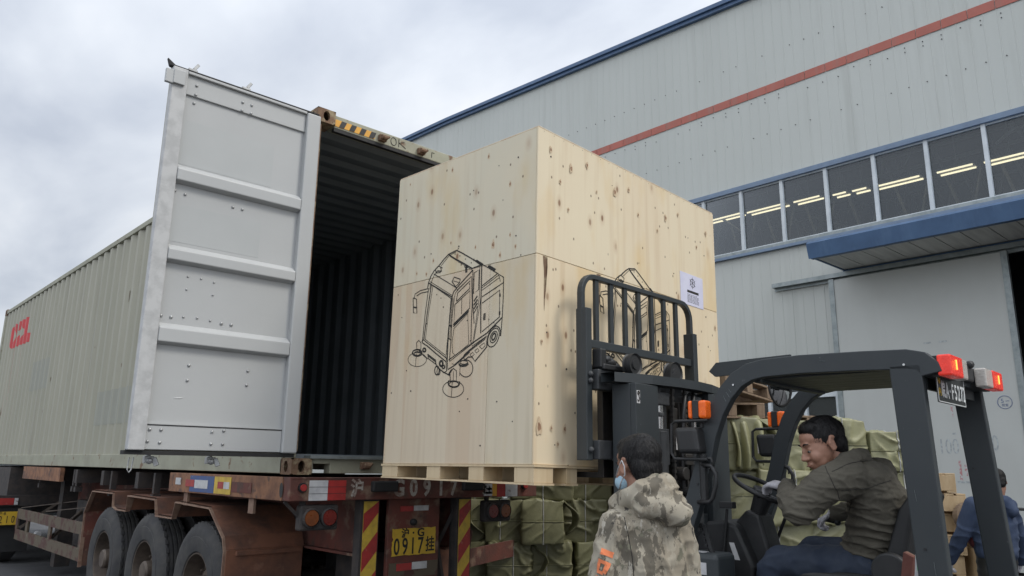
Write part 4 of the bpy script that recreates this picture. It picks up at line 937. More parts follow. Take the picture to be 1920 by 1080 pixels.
class LeftMap:
    n = Vector((-1, 0, 0))
    def __call__(s, x, y):           # fitted: (253,440)->1.163,1.205 ; (508,972)->.705,.588 ; (762,648)->.352,.885 ; (825,268)->.278,1.26
        X = 1.560-.001555*x; Z = 1.6455-.001085*y-.000006*(x-500)
        return (-.0035, X-.00004*(y-600), Z)
class FrontMap:
    n = Vector((0, -1, 0))
    def __call__(s, x, y): return (.235+.001505*x, -.0015, 1.5805-.00120*y)
import itertools
# least-squares homography for the left face from measured correspondences
def solve8(src, dst):
    rows = []
    for (x, y), (u, v) in zip(src, dst):
        rows.append([x, y, 1, 0, 0, 0, -u*x, -u*y, u]); rows.append([0, 0, 0, x, y, 1, -v*x, -v*y, v])
    n = 8; A = [r[:] for r in rows]
    for i in range(n):
        p = max(range(i, n), key=lambda r: abs(A[r][i])); A[i], A[p] = A[p], A[i]
        for r in range(n):
            if r != i:
                f_ = A[r][i]/A[i][i]; A[r] = [a-f_*b_ for a, b_ in zip(A[r], A[i])]
    h = [A[i][8]/A[i][i] for i in range(n)]+[1]
    return lambda x, y: ((h[0]*x+h[1]*y+h[2])/(h[6]*x+h[7]*y+1), (h[3]*x+h[4]*y+h[5])/(h[6]*x+h[7]*y+1))
HL = solve8([(253, 100), (825, 100), (825, 1020), (253, 1020)], LEFT_DST)
class LM:
    n = Vector((-1, 0, 0))
    def __call__(s, x, y): u, v = HL(x, y); return (-.0035, u, v)
class FM:
    n = Vector((0, -1, 0))
    # the same stencil on the front: width mirrored from the side so that it reads the same way round
    def __call__(s, x, y):
        u, v = HL(x, y); u0, v0 = 1.163, 1.205
        return (.62+(u0-u)*.945, -.0015, v-.035)
mb = MB(); drawing(mb, LM(), .0014); mb.build('stencil_drawing', M['ink'], cr_, fix=False)
mb = MB(); drawing(mb, FM(), .0014); mb.build('stencil_drawing', M['ink'], cr_, fix=False)
# paper label
lb = MB(); lb.box((1.625, -.003, 1.352), (1.955, -.0005, 1.60)); lb = lb.build('paper_label', M['paper'], cr_)
mb = MB(); cxx, cz = 1.80, 1.535
mb.tube([(cxx+.035*math.cos(R(60*i)), -.0035, cz+.035*math.sin(R(60*i))) for i in range(6)], .0022, n=4, closed=True)
for i in range(6): mb.tube([(cxx, -.0035, cz), (cxx+.045*math.cos(R(60*i+30)), -.0035, cz+.045*math.sin(R(60*i+30)))], .0018, n=4)
mb.box((1.72, -.0045, 1.452), (1.885, -.003, 1.470))
rg = random.Random(4)
for i in range(7):
    z = 1.435-i*.010; x = 1.72
    while x < 1.87:
        l_ = rg.uniform(.012, .035); mb.box((x, -.004, z), (min(x+l_, 1.885), -.003, z+.003)); x += l_+.008
mb.build('label_print', M['ink'], lb)
# brown resin streaks, splits and seam edge
mb = MB()
def streak(x, z0, z1, wd, face='f'):
    n = 8; Lp, Rp = [], []
    for i in range(n+1):
        t = i/n; k = wd*(1-t)**.7*(.8+.4*rg.random())/2+.0008; z = z0+(z1-z0)*t; x_ = x+.004*math.sin(t*5)
        if face == 'f': Lp.append((x_-k, -.0012, z)); Rp.append((x_+k, -.0012, z))
        else: Lp.append((-.0032, x_-k, z)); Rp.append((-.0032, x_+k, z))
    mb.sheet([Lp, Rp])
streak(.075, 1.362, 1.02, .035); streak(.085, 1.35, 1.16, .02); streak(.61, 1.36, 1.10, .045)
mb.build('resin_streak', M['casting'], cr_, fix=False)
mb = MB(); rg = random.Random(8)
for i in range(26):
    y = rg.uniform(.05, 1.35); z = rg.uniform(.2, 2.1); mb.cyl((-.0024, y, z), (-.0045, y, z), rg.uniform(.003, .006), n=8)
    x = rg.uniform(.05, 2.1); z = rg.uniform(.2, 2.1); mb.cyl((x, -.0004, z), (x, -.0024, z), rg.uniform(.003, .007), n=8)
for i in range(22): 
    x = .05+i*.098; mb.cyl((x, -.0004, CHt-.014), (x, -.0018, CHt-.014), .002, n=6)
mb.build('nail_holes', M['dark_steel'], cr_)

kn = [(0.037, 0.328, 1.9), (0.145, 0.327, 0.7), (0.267, 0.329, 1.1), (0.204, 0.236, 0.7), (0.05, 0.829, 0.6), (0.317, 2.014, 1.2), (0.113, 2.08, 0.9), (0.486, 2.092, 1), (0.21, 1.89, 0.7), (0.966, 2.058, 0.8), (0.798, 1.991, 1.3), (0.591, 1.933, 0.5), (1.441, 1.972, 1.1), (1.081, 1.901, 0.6), (1.327, 1.843, 0.6), (2.033, 1.997, 0.9), (1.882, 1.846, 0.6), (1.618, 2.047, 0.7), (0.292, 1.723, 0.6), (2.125, 1.234, 0.8)]
kl = [(0.445, 2.122, 0.8), (0.806, 2.123, 0.8), (0.239, 1.873, 0.8), (0.379, 1.494, 1.2), (0.229, 1.529, 0.6), (0.18, 1.442, 0.7), (0.966, 1.491, 0.7), (0.789, 1.585, 0.6), (1.034, 1.406, 0.7), (1.271, 2.133, 0.5), (0.544, 1.508, 0.6), (0.314, 1.411, 0.8), (1.14, 1.428, 0.6)]
rg = random.Random(12)
for side_, lst in ((0, kn), (1, kl)):
    for lay, (kk, mm, of) in enumerate(((1.75, M['knot_ring'], .0006), (1.0, M['knot'], .0011))):
        mb = MB()
        for x, z, s_ in lst:
            rx, rz = .0078*s_*kk, .0125*s_*kk*(1.25 if lay == 0 else 1); ph = rg.uniform(0, 6)
            pts = []
            for i in range(14):
                t = 2*math.pi*i/14; j = 1+.16*math.sin(3*t+ph)+.1*math.sin(5*t+ph*2); u, v = x+rx*j*math.cos(t), z+rz*j*math.sin(t)
                pts.append((u, -.004-of, v) if not side_ and z > SV else ((u, -.004-of, v) if not side_ else (-.002-of, u, v)))
            mb.add(pts, [tuple(range(14))])
        mb.build('knots', mm, cr_, fix=False)

# ------------------------------------------------------------ forklift (lx to its right, ly forward, lz up from the ground)
FO = Vector((1.367, -2.116, G0))
fk = thing('forklift', 'dark slate forklift with overhead guard, holding the crate on its forks', 'forklift', FO, (0, 0, A_))
SD, SW = M['steel_dark'], M['steel_worn']
guard = None
path = [(-.43, .62), (-.50, .98), (-.595, 1.26), (-.665, 1.43), (-.715, 1.58), (-.765, 1.76), (-.815, 1.88), (-.875, 1.975), (-.945, 2.045), (-1.02, 2.083), (-1.10, 2.097), (-1.3, 2.102), (-1.6, 2.094), (-1.80, 2.085), (-1.86, 2.07), (-1.895, 2.035), (-1.90, 2.01)]
gb = MB()
for x in (-.450, .450):
    gb.tube([(x, y, z) for y, z in path], 0, flat=(.055, .085), up=(1, 0, 0)) if False else None
    # rectangular section, swept in the y-z plane
    vs = []
    for i, (y, z) in enumerate(path):
        a = Vector(path[max(i-1, 0)]); c = Vector(path[min(i+1, len(path)-1)]); d = (c-a).normalized(); n_ = Vector((-d.y, d.x))
        h = .047 if z > 1.6 else .047+.006*(1.6-z)
        for sx in (-.028, .028):
            for sn in (-h, h): vs.append((x+sx, y+n_.x*sn, z+n_.y*sn))
    fs = []
    for i in range(len(path)-1):
        o = i*4; p = o+4; fs += [(o, o+1, p+1, p), (o+1, o+3, p+3, p+1), (o+3, o+2, p+2, p+3), (o+2, o, p, p+2)]
    fs += [(0, 2, 3, 1), (len(vs)-4, len(vs)-3, len(vs)-1, len(vs)-2)]
    gb.add(vs, fs)
gb.box((-.422, -1.90, 2.0), (.422, -1.84, 2.09)); gb.box((-.422, -1.06, 2.03), (.422, -1.02, 2.085))
guard = gb.build('overhead_guard', SD, fk, bevel=.006)
mb = MB()
for i in range(7):
    x = -.405+i*.119; mb.box((x, -1.84, 2.045), (x+.113, -1.02, 2.060))
mb.box((-.42, -1.84, 2.075), (.42, -1.12, 2.083)); mb.build('roof_slats', SD, guard)
for x, pf in ((-.478, [(-1.722, 2.06), (-1.860, 2.06), (-1.897, .75), (-1.775, .75)]), (.424, [(-1.748, 2.06), (-1.882, 2.06), (-1.965, .75), (-1.84, .75)])):
    mb = MB(); mb.prism(pf, x, x+.055, axis=0)
    mb.build('rear_pillar', SD, guard, bevel=.006)
mb = MB(); mb.prism([(-.53, 2.165), (-.58, 2.215), (-1.05, 2.225), (-1.05, 2.15), (-.57, 2.13)], -.02, .0, axis=0); mb.build('visor_plate', SD, guard)
mb = MB(); mb.box((-.40, -1.86, 1.95), (.40, -1.845, 2.0)); mb.build('rear_cross_plate', SD, guard)
for p_ in ((-.479, -.93, 2.02), (-.479, -1.79, 2.06), (-.479, -.69, 1.50), (-.479, -1.80, 1.25), (.424, -1.80, 1.97), (.424, -1.81, 1.60), (.421, -.70, 1.50)):
    mb = MB(); mb.cyl(p_, (p_[0]-.004, p_[1], p_[2]), .0055, n=12); mb.build('guard_bolt', M['chrome'] if p_[2] > 2.0 else M['black_plastic'], guard)
mb = MB()
for (y, z, dy, dz) in ((-.885, 1.985, .018, .03), (-.868, 1.965, .014, .03), (-.90, 2.0, .015, .02), (-1.4, 2.11, .03, .004), (-.70, 1.45, .005, .03), (-1.78, 1.5, .006, .05), (-1.83, 1.2, .004, .07)):
    mb.bar((-.4795, y, z), (-.4795, y-dy, z-dz), .0006, .0022, up=(1, 0, 0))
mb.build('paint_scratches', M['galv'], guard)
for x0, x1, fl in ((-.475, -.185, 0), (.155, .475, 1)):
    bx = MB(); bx.box((x0+.03, -1.925, 2.0), (x1-.02, -1.895, 2.095)); bx = bx.build('tail_light', M['black_plastic'], fk)
    k = (x1-x0); red = (x0, x0+k*.66) if not fl else (x0+k*.42, x1); clr = (x0+k*.663, x1) if not fl else (x0, x0+k*.418)
    mb = MB(); mb.box((red[0], -1.985, 2.0), (red[1], -1.926, 2.095)); mb.build('red_lens', M['red_lit'], bx, bevel=.008)
    mb = MB(); mb.box((clr[0], -1.98, 2.0), (clr[1], -1.926, 2.095)); mb.build('clear_lens', M['clear_lens'], bx, bevel=.008)
    mb = MB(); m_ = red[0]+(.075 if not fl else .09); mb.box((m_, -1.989, 2.03), (m_+.007, -1.984, 2.075)); mb.build('bulb', M['bulb'], bx)
mb = MB(); mb.box((-.03, -1.93, 2.02), (.14, -1.87, 2.10)); mb.cyl((.05, -1.93, 2.10), (.10, -1.93, 2.11), .02); mb.build('reversing_alarm', M['black_plastic'], fk, bevel=.012)
pl = MB(); pl.box((-.425, -1.905, 1.888), (.025, -1.90, 2.03)); pl = pl.build('number_plate', M['plate_black'], fk, bevel=.002)
mb = MB()
for a, b_ in (((-.422, -1.9065, 1.891), (.022, -1.905, 1.895)), ((-.422, -1.9065, 2.023), (.022, -1.905, 2.027)), ((-.422, -1.9065, 1.891), (-.418, -1.905, 2.027)), ((.018, -1.9065, 1.891), (.022, -1.905, 2.027))): mb.box(a, b_)
for s, x, sz, sx in (('皖', -.335, .080, .66), ('A', -.272, .102, .72), ('·', -.228, .09, 1), ('F', -.187, .102, .72), ('5', -.135, .102, .72), ('2', -.083, .102, .72), ('7', -.035, .102, .72), ('2', .006, .102, .62)):
    mb.add(*text_mesh(s, sz, frame((x-.005, -1.9065, 1.946), (1, 0, 0), (0, 0, 1)), bold=.0016, sx=sx))
mb.build('plate_lettering', M['white'], pl)
mb = MB(); mb.add(*text_mesh('场', .042, frame((-.395, -1.9065, 1.99), (1, 0, 0), (0, 0, 1)))); mb.add(*text_mesh('内', .042, frame((-.395, -1.9065, 1.935), (1, 0, 0), (0, 0, 1)))); mb.build('yellow_lettering', M['yellow'], pl)
# load backrest
bk = MB(); xl, xr, yy = -.700, .580, -.06
arc = []
for i in range(7): t = R(180-15*i); arc.append((xl+.13+.115*math.cos(t), 2.62+.115*math.sin(t)))
arc2 = [(xr-.13+.115*math.cos(R(90-15*i)), 2.62+.115*math.sin(R(90-15*i))) for i in range(7)]
outl = [(xl+.015, 2.2)]+arc+arc2+[(xr-.015, 2.2)]
n0 = len(bk.v); vs = []
for i, (x, z) in enumerate(outl):
    a = Vector(outl[max(i-1, 0)]); c = Vector(outl[min(i+1, len(outl)-1)]); d = (c-a).normalized(); n_ = Vector((-d.y, d.x))
    for sy in (-.02, .02):
        for sn in (-.016, .016): vs.append((x+n_.x*sn, yy+sy, z+n_.y*sn))
fs = []
for i in range(len(outl)-1):
    o = i*4; p = o+4; fs += [(o, o+1, p+1, p), (o+1, o+3, p+3, p+1), (o+3, o+2, p+2, p+3), (o+2, o, p, p+2)]
bk.add(vs, fs)
bk.box((xl, yy-.05, 1.62), (xl+.055, yy+.03, 2.52)); bk.box((xr-.055, yy-.05, 1.62), (xr, yy+.03, 2.52))
bk.box((xl+.05, yy-.03, 2.285), (xr-.05, yy+.015, 2.335))
bkr = bk.build('load_backrest', SD, fk, bevel=.004)
for i in range(7):
    x = -.54+i*.153; mb = MB(); mb.box((x-.018, yy-.012, 2.33), (x+.018, yy+.008, 2.735)); mb.build('backrest_bar', SD, bkr)
cg = MB()   # carriage
cg.box((xl+.06, yy-.09, 2.03), (xr-.06, yy-.01, 2.15)); cg.box((xl+.06, yy-.09, 1.625), (xr-.06, yy-.01, 1.735)); cg.box((-.40, yy-.14, 1.63), (-.32, yy-.01, 2.12)); cg.box((.2, yy-.14, 1.63), (.28, yy-.01, 2.12))
cgo = cg.build('fork_carriage', SW, fk, bevel=.006)
mb = MB(); mb.prism([(-.52, 1.62), (-.40, 1.62), (-.30, 1.74), (-.30, 2.05), (-.36, 2.05), (-.38, 1.78), (-.46, 1.70)], yy-.12, yy-.09, axis=1); mb.build('gusset', SW, cgo)
mb = MB(); mb.ball((xl+.03, yy-.055, 1.68), .018, 8, 6); mb.ball((xl+.03, yy-.055, 2.12), .018, 8, 6); mb.ball((xl+.03, yy-.055, 2.08), .018, 8, 6); mb.build('bolt', SW, cgo)
for x in (-.42, .30):
    mb = MB(); mb.box((x-.06, yy+.0, 1.52), (x+.06, yy+.045, 2.12)); mb.box((x-.06, yy+.045, 1.52), (x+.06, yy+1.15, 1.553)); mb.build('fork', M['grime'], cgo, bevel=.004)
mb = MB(); mb.box((xl+.09, yy-.11, 2.15), (xl+.30, yy-.0, 2.185)); mb.ball((xl+.19, yy-.06, 2.20), (.075, .05, .035), 9, 5); mb.ball((xl+.25, yy-.06, 2.185), (.05, .045, .025), 7, 4); mb.ball((xl+.16, yy-.07, 2.215), (.045, .04, .03), 6, 4); mb.box((xl+.075, yy-.1, 2.16), (xl+.13, yy-.03, 2.275)); mb.build('bracket_with_bag', M['black_plastic'], cgo, bevel=.008)
# mast
ms = MB()
for x0, x1, s in ((-.535, -.30, 1), (.30, .535, -1)):
    ms.box((x0, -.34, .12), (x1, -.30, 2.065)); ms.box((x0, -.30, .12), (x0+.04, -.17, 2.065)); ms.box((x1-.04, -.30, .12), (x1, -.17, 2.065))
ms.box((-.33, -.30, 1.15), (.30, -.27, 1.30)); ms.box((-.33, -.30, .4), (.30, -.27, .55))
mast = ms.build('mast', SD, fk, bevel=.004)
mb = MB()
vs = []
cb = [(-.63, -.26), (-.50, -.30), (-.36, -.345), (-.10, -.375), (.12, -.375), (.34, -.345), (.50, -.30), (.64, -.26)]
mb.sheet([[(x, y, 2.07) for x, y in cb], [(x, y, 2.125) for x, y in cb], [(x, y+.10, 2.125) for x, y in cb], [(x, y+.10, 2.07) for x, y in cb], [(x, y, 2.07) for x, y in cb]])
mb.build('mast_cross_beam', SD, mast)
for x0, x1 in ((-.27, -.235), (-.16, -.09), (.10, .145), (.20, .25)):
    mb = MB(); mb.box((x0, -.26, .3), (x1, -.18, 2.06)); mb.build('inner_rail', SW, mast)
for x, yv in ((-.215, -.285), (.17, -.285)):
    mb = MB(); mb.cyl((x, yv, .4), (x, yv, 1.80), .05, n=20); mb.box((x-.065, yv-.03, 1.60), (x+.065, yv+.06, 1.815)); cy_ = mb.build('lift_cylinder', SW, mast, bevel=.004)
    mb = MB(); mb.cyl((x, yv, 1.80), (x, yv, 2.0), .028, n=16); mb.build('piston_rod', M['chrome'], cy_, smooth=40)
    mb = MB(); mb.cyl((x, yv, 1.885), (x, yv, 1.915), .034, n=16); mb.box((x-.085, yv-.035, 1.955), (x+.075, yv+.05, 2.035)); mb.cyl((x, yv, 2.03), (x, yv, 2.065), .02, n=8); mb.build('rod_clamp', SW, cy_, bevel=.012)
for k, x in enumerate((-.115, -.02, .03, .085)):
    mb = MB(); 
    if k % 2 == 0:
        z = .6
        while z < 2.03: mb.box((x-.012, -.33, z), (x+.012, -.31, z+.022)); mb.box((x-.007, -.327, z+.02), (x+.007, -.313, z+.036)); z += .034
        mb.build('lift_chain', M['grime'], mast)
    else:
        mb.tube([(x, -.32, .6), (x, -.32, 1.6), (x+.01, -.33, 1.9), (x+.04, -.33, 2.03), (x+.09, -.30, 2.05)], .014, n=8); mb.build('hydraulic_hose', M['hose'], mast, smooth=True)
mb = MB(); mb.box((-.07, -.30, 1.75), (-.02, -.25, 1.95)); mb.box((-.06, -.34, 1.35), (.04, -.28, 1.42)); mb.box((0.0, -.30, 1.86), (.07, -.24, 1.99)); mb.cyl((-.04, -.36, 1.55), (-.04, -.28, 1.55), .04); mb.cyl((-.01, -.37, 1.44), (-.01, -.30, 1.44), .03); mb.box((-.02, -.35, 1.60), (.06, -.29, 1.67)); mb.build('valve_block', M['grime'], mast, bevel=.006)
for x, yv, z, r, tag_ in ((-.42, -.24, 2.19, .066, 0), (.10, -.20, 2.185, .075, 1)):
    mb = MB(); mb.lathe([(0, -.028), (r*.45, -.028), (r*.5, -.018), (r*.85, -.018), (r, -.028), (r, .0), (r*.88, .008), (r*.88, .02), (r, .028), (r*.4, .028), (0, .028)], (x, yv, z), (0, 1, 0), 32)
    if tag_: mb.lathe([(r*1.05, .06), (r*1.05, .075), (r*.9, .075)], (x+.06, yv-.01, z-.01), (0, 1, 0), 28); mb.box((x-.08, yv-.03, z-.06), (x+.0, yv+.02, z+.0))
    mb.build('hose_pulley', M['black_plastic'], mast, smooth=35)
# safety stickers on the left channel
def sticker(x, z, wd, ht, kind):
    s = MB(); s.box((x-wd/2, -.3415, z-ht/2), (x+wd/2, -.3402, z+ht/2)); s = s.build('warning_sticker', M['whitefilm'], mast)
    mb = MB(); y = -.3425
    if kind == 0: mb.tube([(x, y, z+.035), (x+.004, y, z), (x+.012, y, z-.014), (x, y, z-.028), (x-.010, y, z-.016)], .0035, n=4); mb.tube([(x+.010*math.cos(t), y, z+.022+.010*math.sin(t)) for t in th], .0022, n=4, closed=True)
    else:
        mb.tube([(x+.024*math.cos(t), y, z-.006+.024*math.sin(t)) for t in th], .0032, n=4, closed=True); mb.tube([(x-.017, y, z+.011), (x+.017, y, z-.023)], .003, n=4); mb.tube([(x+.005, y, z+.008), (x-.002, y, z-.005), (x+.008, y, z-.02)], .0035, n=4)
        mb.box((x-.02, y, z+.045), (x+.02, y+.001, z+.049))
    mb.build('sticker_symbol', M['ink'], s)
sticker(-.510, 1.985, .032, .075, 0); sticker(-.455, 1.70, .062, .11, 1)
mb = MB(); mb.box((-.52, -.3415, 1.28), (-.49, -.3402, 1.36)); mb.build('warning_sticker', M['whitefilm'], mast)
# front lamps and indicators on the guard legs
for x, s, yv in ((-.50, -1, -.70), (.50, 1, -.68)):
    lp = MB(); lp.box((x-.055, yv-.055, 1.660), (x+.055, yv+.085, 1.80)); lp.v = [(a, b_+(.02 if c > 1.72 else 0), c) for a, b_, c in lp.v]
    lo_ = lp.build('work_lamp', M['black_plastic'], fk, bevel=.022, seg=3)
    mb = MB(); mb.box((x-.045, yv+.086, 1.68), (x+.045, yv+.094, 1.79)); mb.build('lamp_glass', M['clear_lens'], lo_)
    mb = MB(); mb.tube([(x-.02, yv-.09, 1.835), (x-.02, yv+.11, 1.835), (x-.02, yv+.135, 1.82), (x-.02, yv+.14, 1.66), (x-.02, yv+.12, 1.632), (x-.02, yv-.08, 1.628)], .009, n=8); mb.cyl((x+.02, yv-.03, 1.40), (x+.02, yv-.03, 1.66), .022, n=12); mb.cyl((x+.02, yv-.03, 1.80), (x+.02, yv-.03, 1.85), .012, n=8)
    mb.tube([(x+.02, yv-.03, 1.64), (x+.0, yv-.08, 1.58), (x-s*.04, yv-.10, 1.56)], .006, n=6); mb.build('lamp_bracket', M['black_plastic'], lo_)
    yi = yv-.03; zi = 1.895
    it = MB(); it.box((x-.028, yi-.010, zi-.05), (x+.028, yi+.030, zi+.05)); io = it.build('turn_signal', M['black_plastic'], fk, bevel=.004)
    for a0, a1 in ((yi+.0305, yi+.052), (yi-.058, yi-.0105)):
        mb = MB(); mb.box((x-.036, a0, zi-.048), (x+.036, a1, zi+.048)); mb.build('amber_lens', M['lamp_amber'], io, bevel=.014, seg=3)
for x in (-.50, .44):
    mb = MB(); mb.tube([(x, -.735, 1.605), (x, -.79, 1.595), (x, -.815, 1.55), (x, -.812, 1.50), (x, -.79, 1.43), (x, -.77, 1.41), (x, -.70, 1.405)], .012, n=10); mb.build('grab_handle', M['black_plastic'], fk, smooth=True)
mb = MB(); mb.tube([(-.50, -.74, 1.63), (-.50, -.79, 1.635), (-.50, -.80, 1.60), (-.50, -.745, 1.595)], .009, n=8); mb.build('wire_clip', M['black_plastic'], fk, smooth=True)
# half-round rear-view mirror under the roof
mr = MB(); c0 = Vector((.155, -.90, 2.072)); fx = Vector((.93, -.36, 0)).normalized(); 
arcp = [c0+fx*(.088*math.cos(t))+Vector((0, 0, .125*math.sin(t))) for t in [math.pi+math.pi*i/24 for i in range(25)]]
mr.tube(arcp, .007, n=6); mr.tube([arcp[0], arcp[-1]], .007, n=6); mr.cyl(c0, c0+Vector((0, 0, .05)), .01, n=8); mro = mr.build('rear_view_mirror', M['black_plastic'], fk)
nm = fx.cross(Vector((0, 0, 1))).normalized()
if nm.y > 0: nm = -nm
mb = MB(); rows = []
for j in range(7):
    k = j/6; rows.append([c0+fx*(.086*k*math.cos(t))+Vector((0, 0, .122*k*math.sin(t)))+nm*(.03*(1-k*k)) for t in [math.pi+math.pi*i/24 for i in range(25)]])
mb.sheet(rows); mb.build('mirror_glass', M['mirror'], mro, smooth=True, fix=False)
# dashboard, column, steering wheel, levers
mb = MB(); mb.prism([(-.47, 1.20), (-.55, 1.285), (-.66, 1.30), (-.735, 1.27), (-.83, 1.06), (-.80, .80), (-.50, .80), (-.46, 1.02)], -.16, .16, axis=0)
cw = mb.build('dash_cowl', M['black_plastic'], fk, bevel=.02, seg=3)
mb = MB(); mb.box((-.163, -.735, 1.09), (-.1605, -.705, 1.18)); mb.v = [(x, y+(z-1.09)*-.0+(z-1.13)*.35, z) for x, y, z in mb.v]; lbw = mb.build('white_plate', M['whitefilm'], cw)
mb = MB(); mb.prism([(-.68, 1.28), (-.76, 1.36), (-.84, 1.33), (-.90, 1.10), (-.86, .85), (-.72, .85)], -.085, .085, axis=0); mb.build('steering_column', M['black_plastic'], fk, bevel=.02, seg=3)
mb = MB(); mb.cyl((0, -.79, 1.34), (0, -.835, 1.44), .045, .055, n=20); mb.cyl((.0, -.80, 1.40), (-.14, -.86, 1.47), .006, n=6); mb.build('column_boot', M['black_plastic'], fk)
swc = Vector((0, -.83, 1.47)); swn = Vector((0, -.45, .89)).normalized(); swa = Vector((1, 0, 0)); swb = swn.cross(swa).normalized()
mb = MB(); mb.tube([swc+(swa*math.cos(t)+swb*math.sin(t))*.170 for t in [2*math.pi*i/48 for i in range(48)]], .0135, n=10, closed=True)
for t in (R(20), R(160), R(270)): mb.tube([swc-swn*.02, swc-swn*.015+(swa*math.cos(t)+swb*math.sin(t))*.08, swc+(swa*math.cos(t)+swb*math.sin(t))*.168], .011, n=8)
sw2 = mb.build('steering_wheel', M['black_plastic'], fk, smooth=40)
mb = MB(); mb.cyl(swc-swn*.035, swc-swn*.0, .06, .052, n=24); mb.build('wheel_hub', M['black_plastic'], sw2, bevel=.006)
mb = MB(); mb.tube([(-.17, -.66, 1.0), (-.17, -.655, 1.12), (-.17, -.69, 1.36)], .009, n=8); mb.box((-.195, -.735, 1.365), (-.145, -.655, 1.40)); mb.build('gear_lever', M['black_plastic'], fk, bevel=.006)
mb = MB(); mb.bar((-.40, -.745, 1.06), (-.40, -.675, 1.28), .018, .02); mb.tube([(-.40, -.665, 1.285), (-.40, -.64, 1.275)], .012, n=8)
for i in range(5): mb.box((-.408, -.665+i*-.008, 1.255-i*.028), (-.392, -.650-i*.008, 1.268-i*.028))
mb.bar((-.41, -.74, 1.13), (-.41, -.79, 1.03), .05, .03); mb.cyl((-.43, -.765, 1.04), (-.38, -.765, 1.04), .013, n=10); mb.build('parking_brake', M['black_plastic'], fk)
mb = MB(); mb.tube([(.20, -.76, .95), (.20, -.80, 1.18), (.20, -.86, 1.31), (.20, -.90, 1.335), (.20, -1.05, 1.315), (.20, -1.15, 1.30)], .010, n=8); mb.ball((.20, -1.16, 1.30), .019, 10, 8); mb.build('long_lever', M['black_plastic'], fk, smooth=True)
# cowling by the near leg
mb = MB(); mb.box((-.50, -.80, .70), (-.30, -.58, 1.145)); bx = mb.build('step_box', SD, fk, bevel=.025, seg=3)
mb = MB(); mb.box((-.503, -.735, 1.04), (-.5005, -.685, 1.10)); mb.box((-.46, -.70, 1.1455), (-.40, -.62, 1.1475)); mb.build('white_sticker', M['whitefilm'], bx)
# seat
mb = MB(); mb.box((-.24, -1.60, 1.0), (.24, -1.10, 1.09)); mb.build('seat_cushion', M['black_plastic'], fk, bevel=.03, seg=3)
mb = MB(); mb.prism([(-1.60, 1.05), (-1.70, 1.42), (-1.72, 1.47), (-1.68, 1.48), (-1.62, 1.40), (-1.50, 1.06)], -.23, .23, axis=0); mb.build('seat_back', M['black_plastic'], fk, bevel=.02, seg=3)
mb = MB(); mb.cyl((-.30, -1.58, 1.12), (-.25, -1.58, 1.12), .085, n=32); mb.box((-.28, -1.50, .95), (-.24, -1.30, 1.07)); mb.build('seat_pivot_cover', M['black_plastic'], fk, bevel=.01)
mb = MB(); mb.prism([(-1.66, .95), (-1.71, 1.20), (-1.67, 1.22), (-1.62, .95)], -.36, -.30, axis=0); mb.build('red_brown_side_plate', M['trailer'], fk)
pm_ = MB(); pm_.prism([(-1.70, .95), (-1.735, 1.235), (-1.80, 1.22), (-1.78, .95)], -.40, -.38, axis=0); pmo = pm_.build('side_panel', M['whitefilm'], fk)
mb = MB()
for s, z in (('Y', 1.19), ('R', 1.16), ('E', 1.10)): mb.add(*text_mesh(s, .04, frame((-.402, -1.745, z), (0, -1, 0), (0, 0, 1))))
mb.build('green_lettering', M['greenp'], pmo)
# chassis, counterweight, wheels (below the picture)
mb = MB(); mb.prism([(-.46, .35), (-.46, .80), (-.60, .86), (-1.05, .55), (-1.15, .98), (-1.75, 1.0), (-1.95, .90), (-2.05, .55), (-1.95, .25), (-.60, .25)], -.46, .46, axis=0); mb.build('chassis', SD, fk, bevel=.03, seg=3)
for x, yv, rad, wd in ((-.50, -.52, .34, .2), (.50, -.52, .34, .2), (-.42, -1.72, .27, .17), (.42, -1.72, .27, .17)):
    mb = MB(); mb.cyl((x-wd/2, yv, rad), (x+wd/2, yv, rad), rad, n=32); wo_ = mb.build('wheel', M['tyre'], fk, bevel=.02)
    mb = MB(); mb.cyl((x-wd/2-.005, yv, rad), (x+wd/2+.005, yv, rad), rad*.5, n=24); mb.build('rim', M['rim'], wo_)

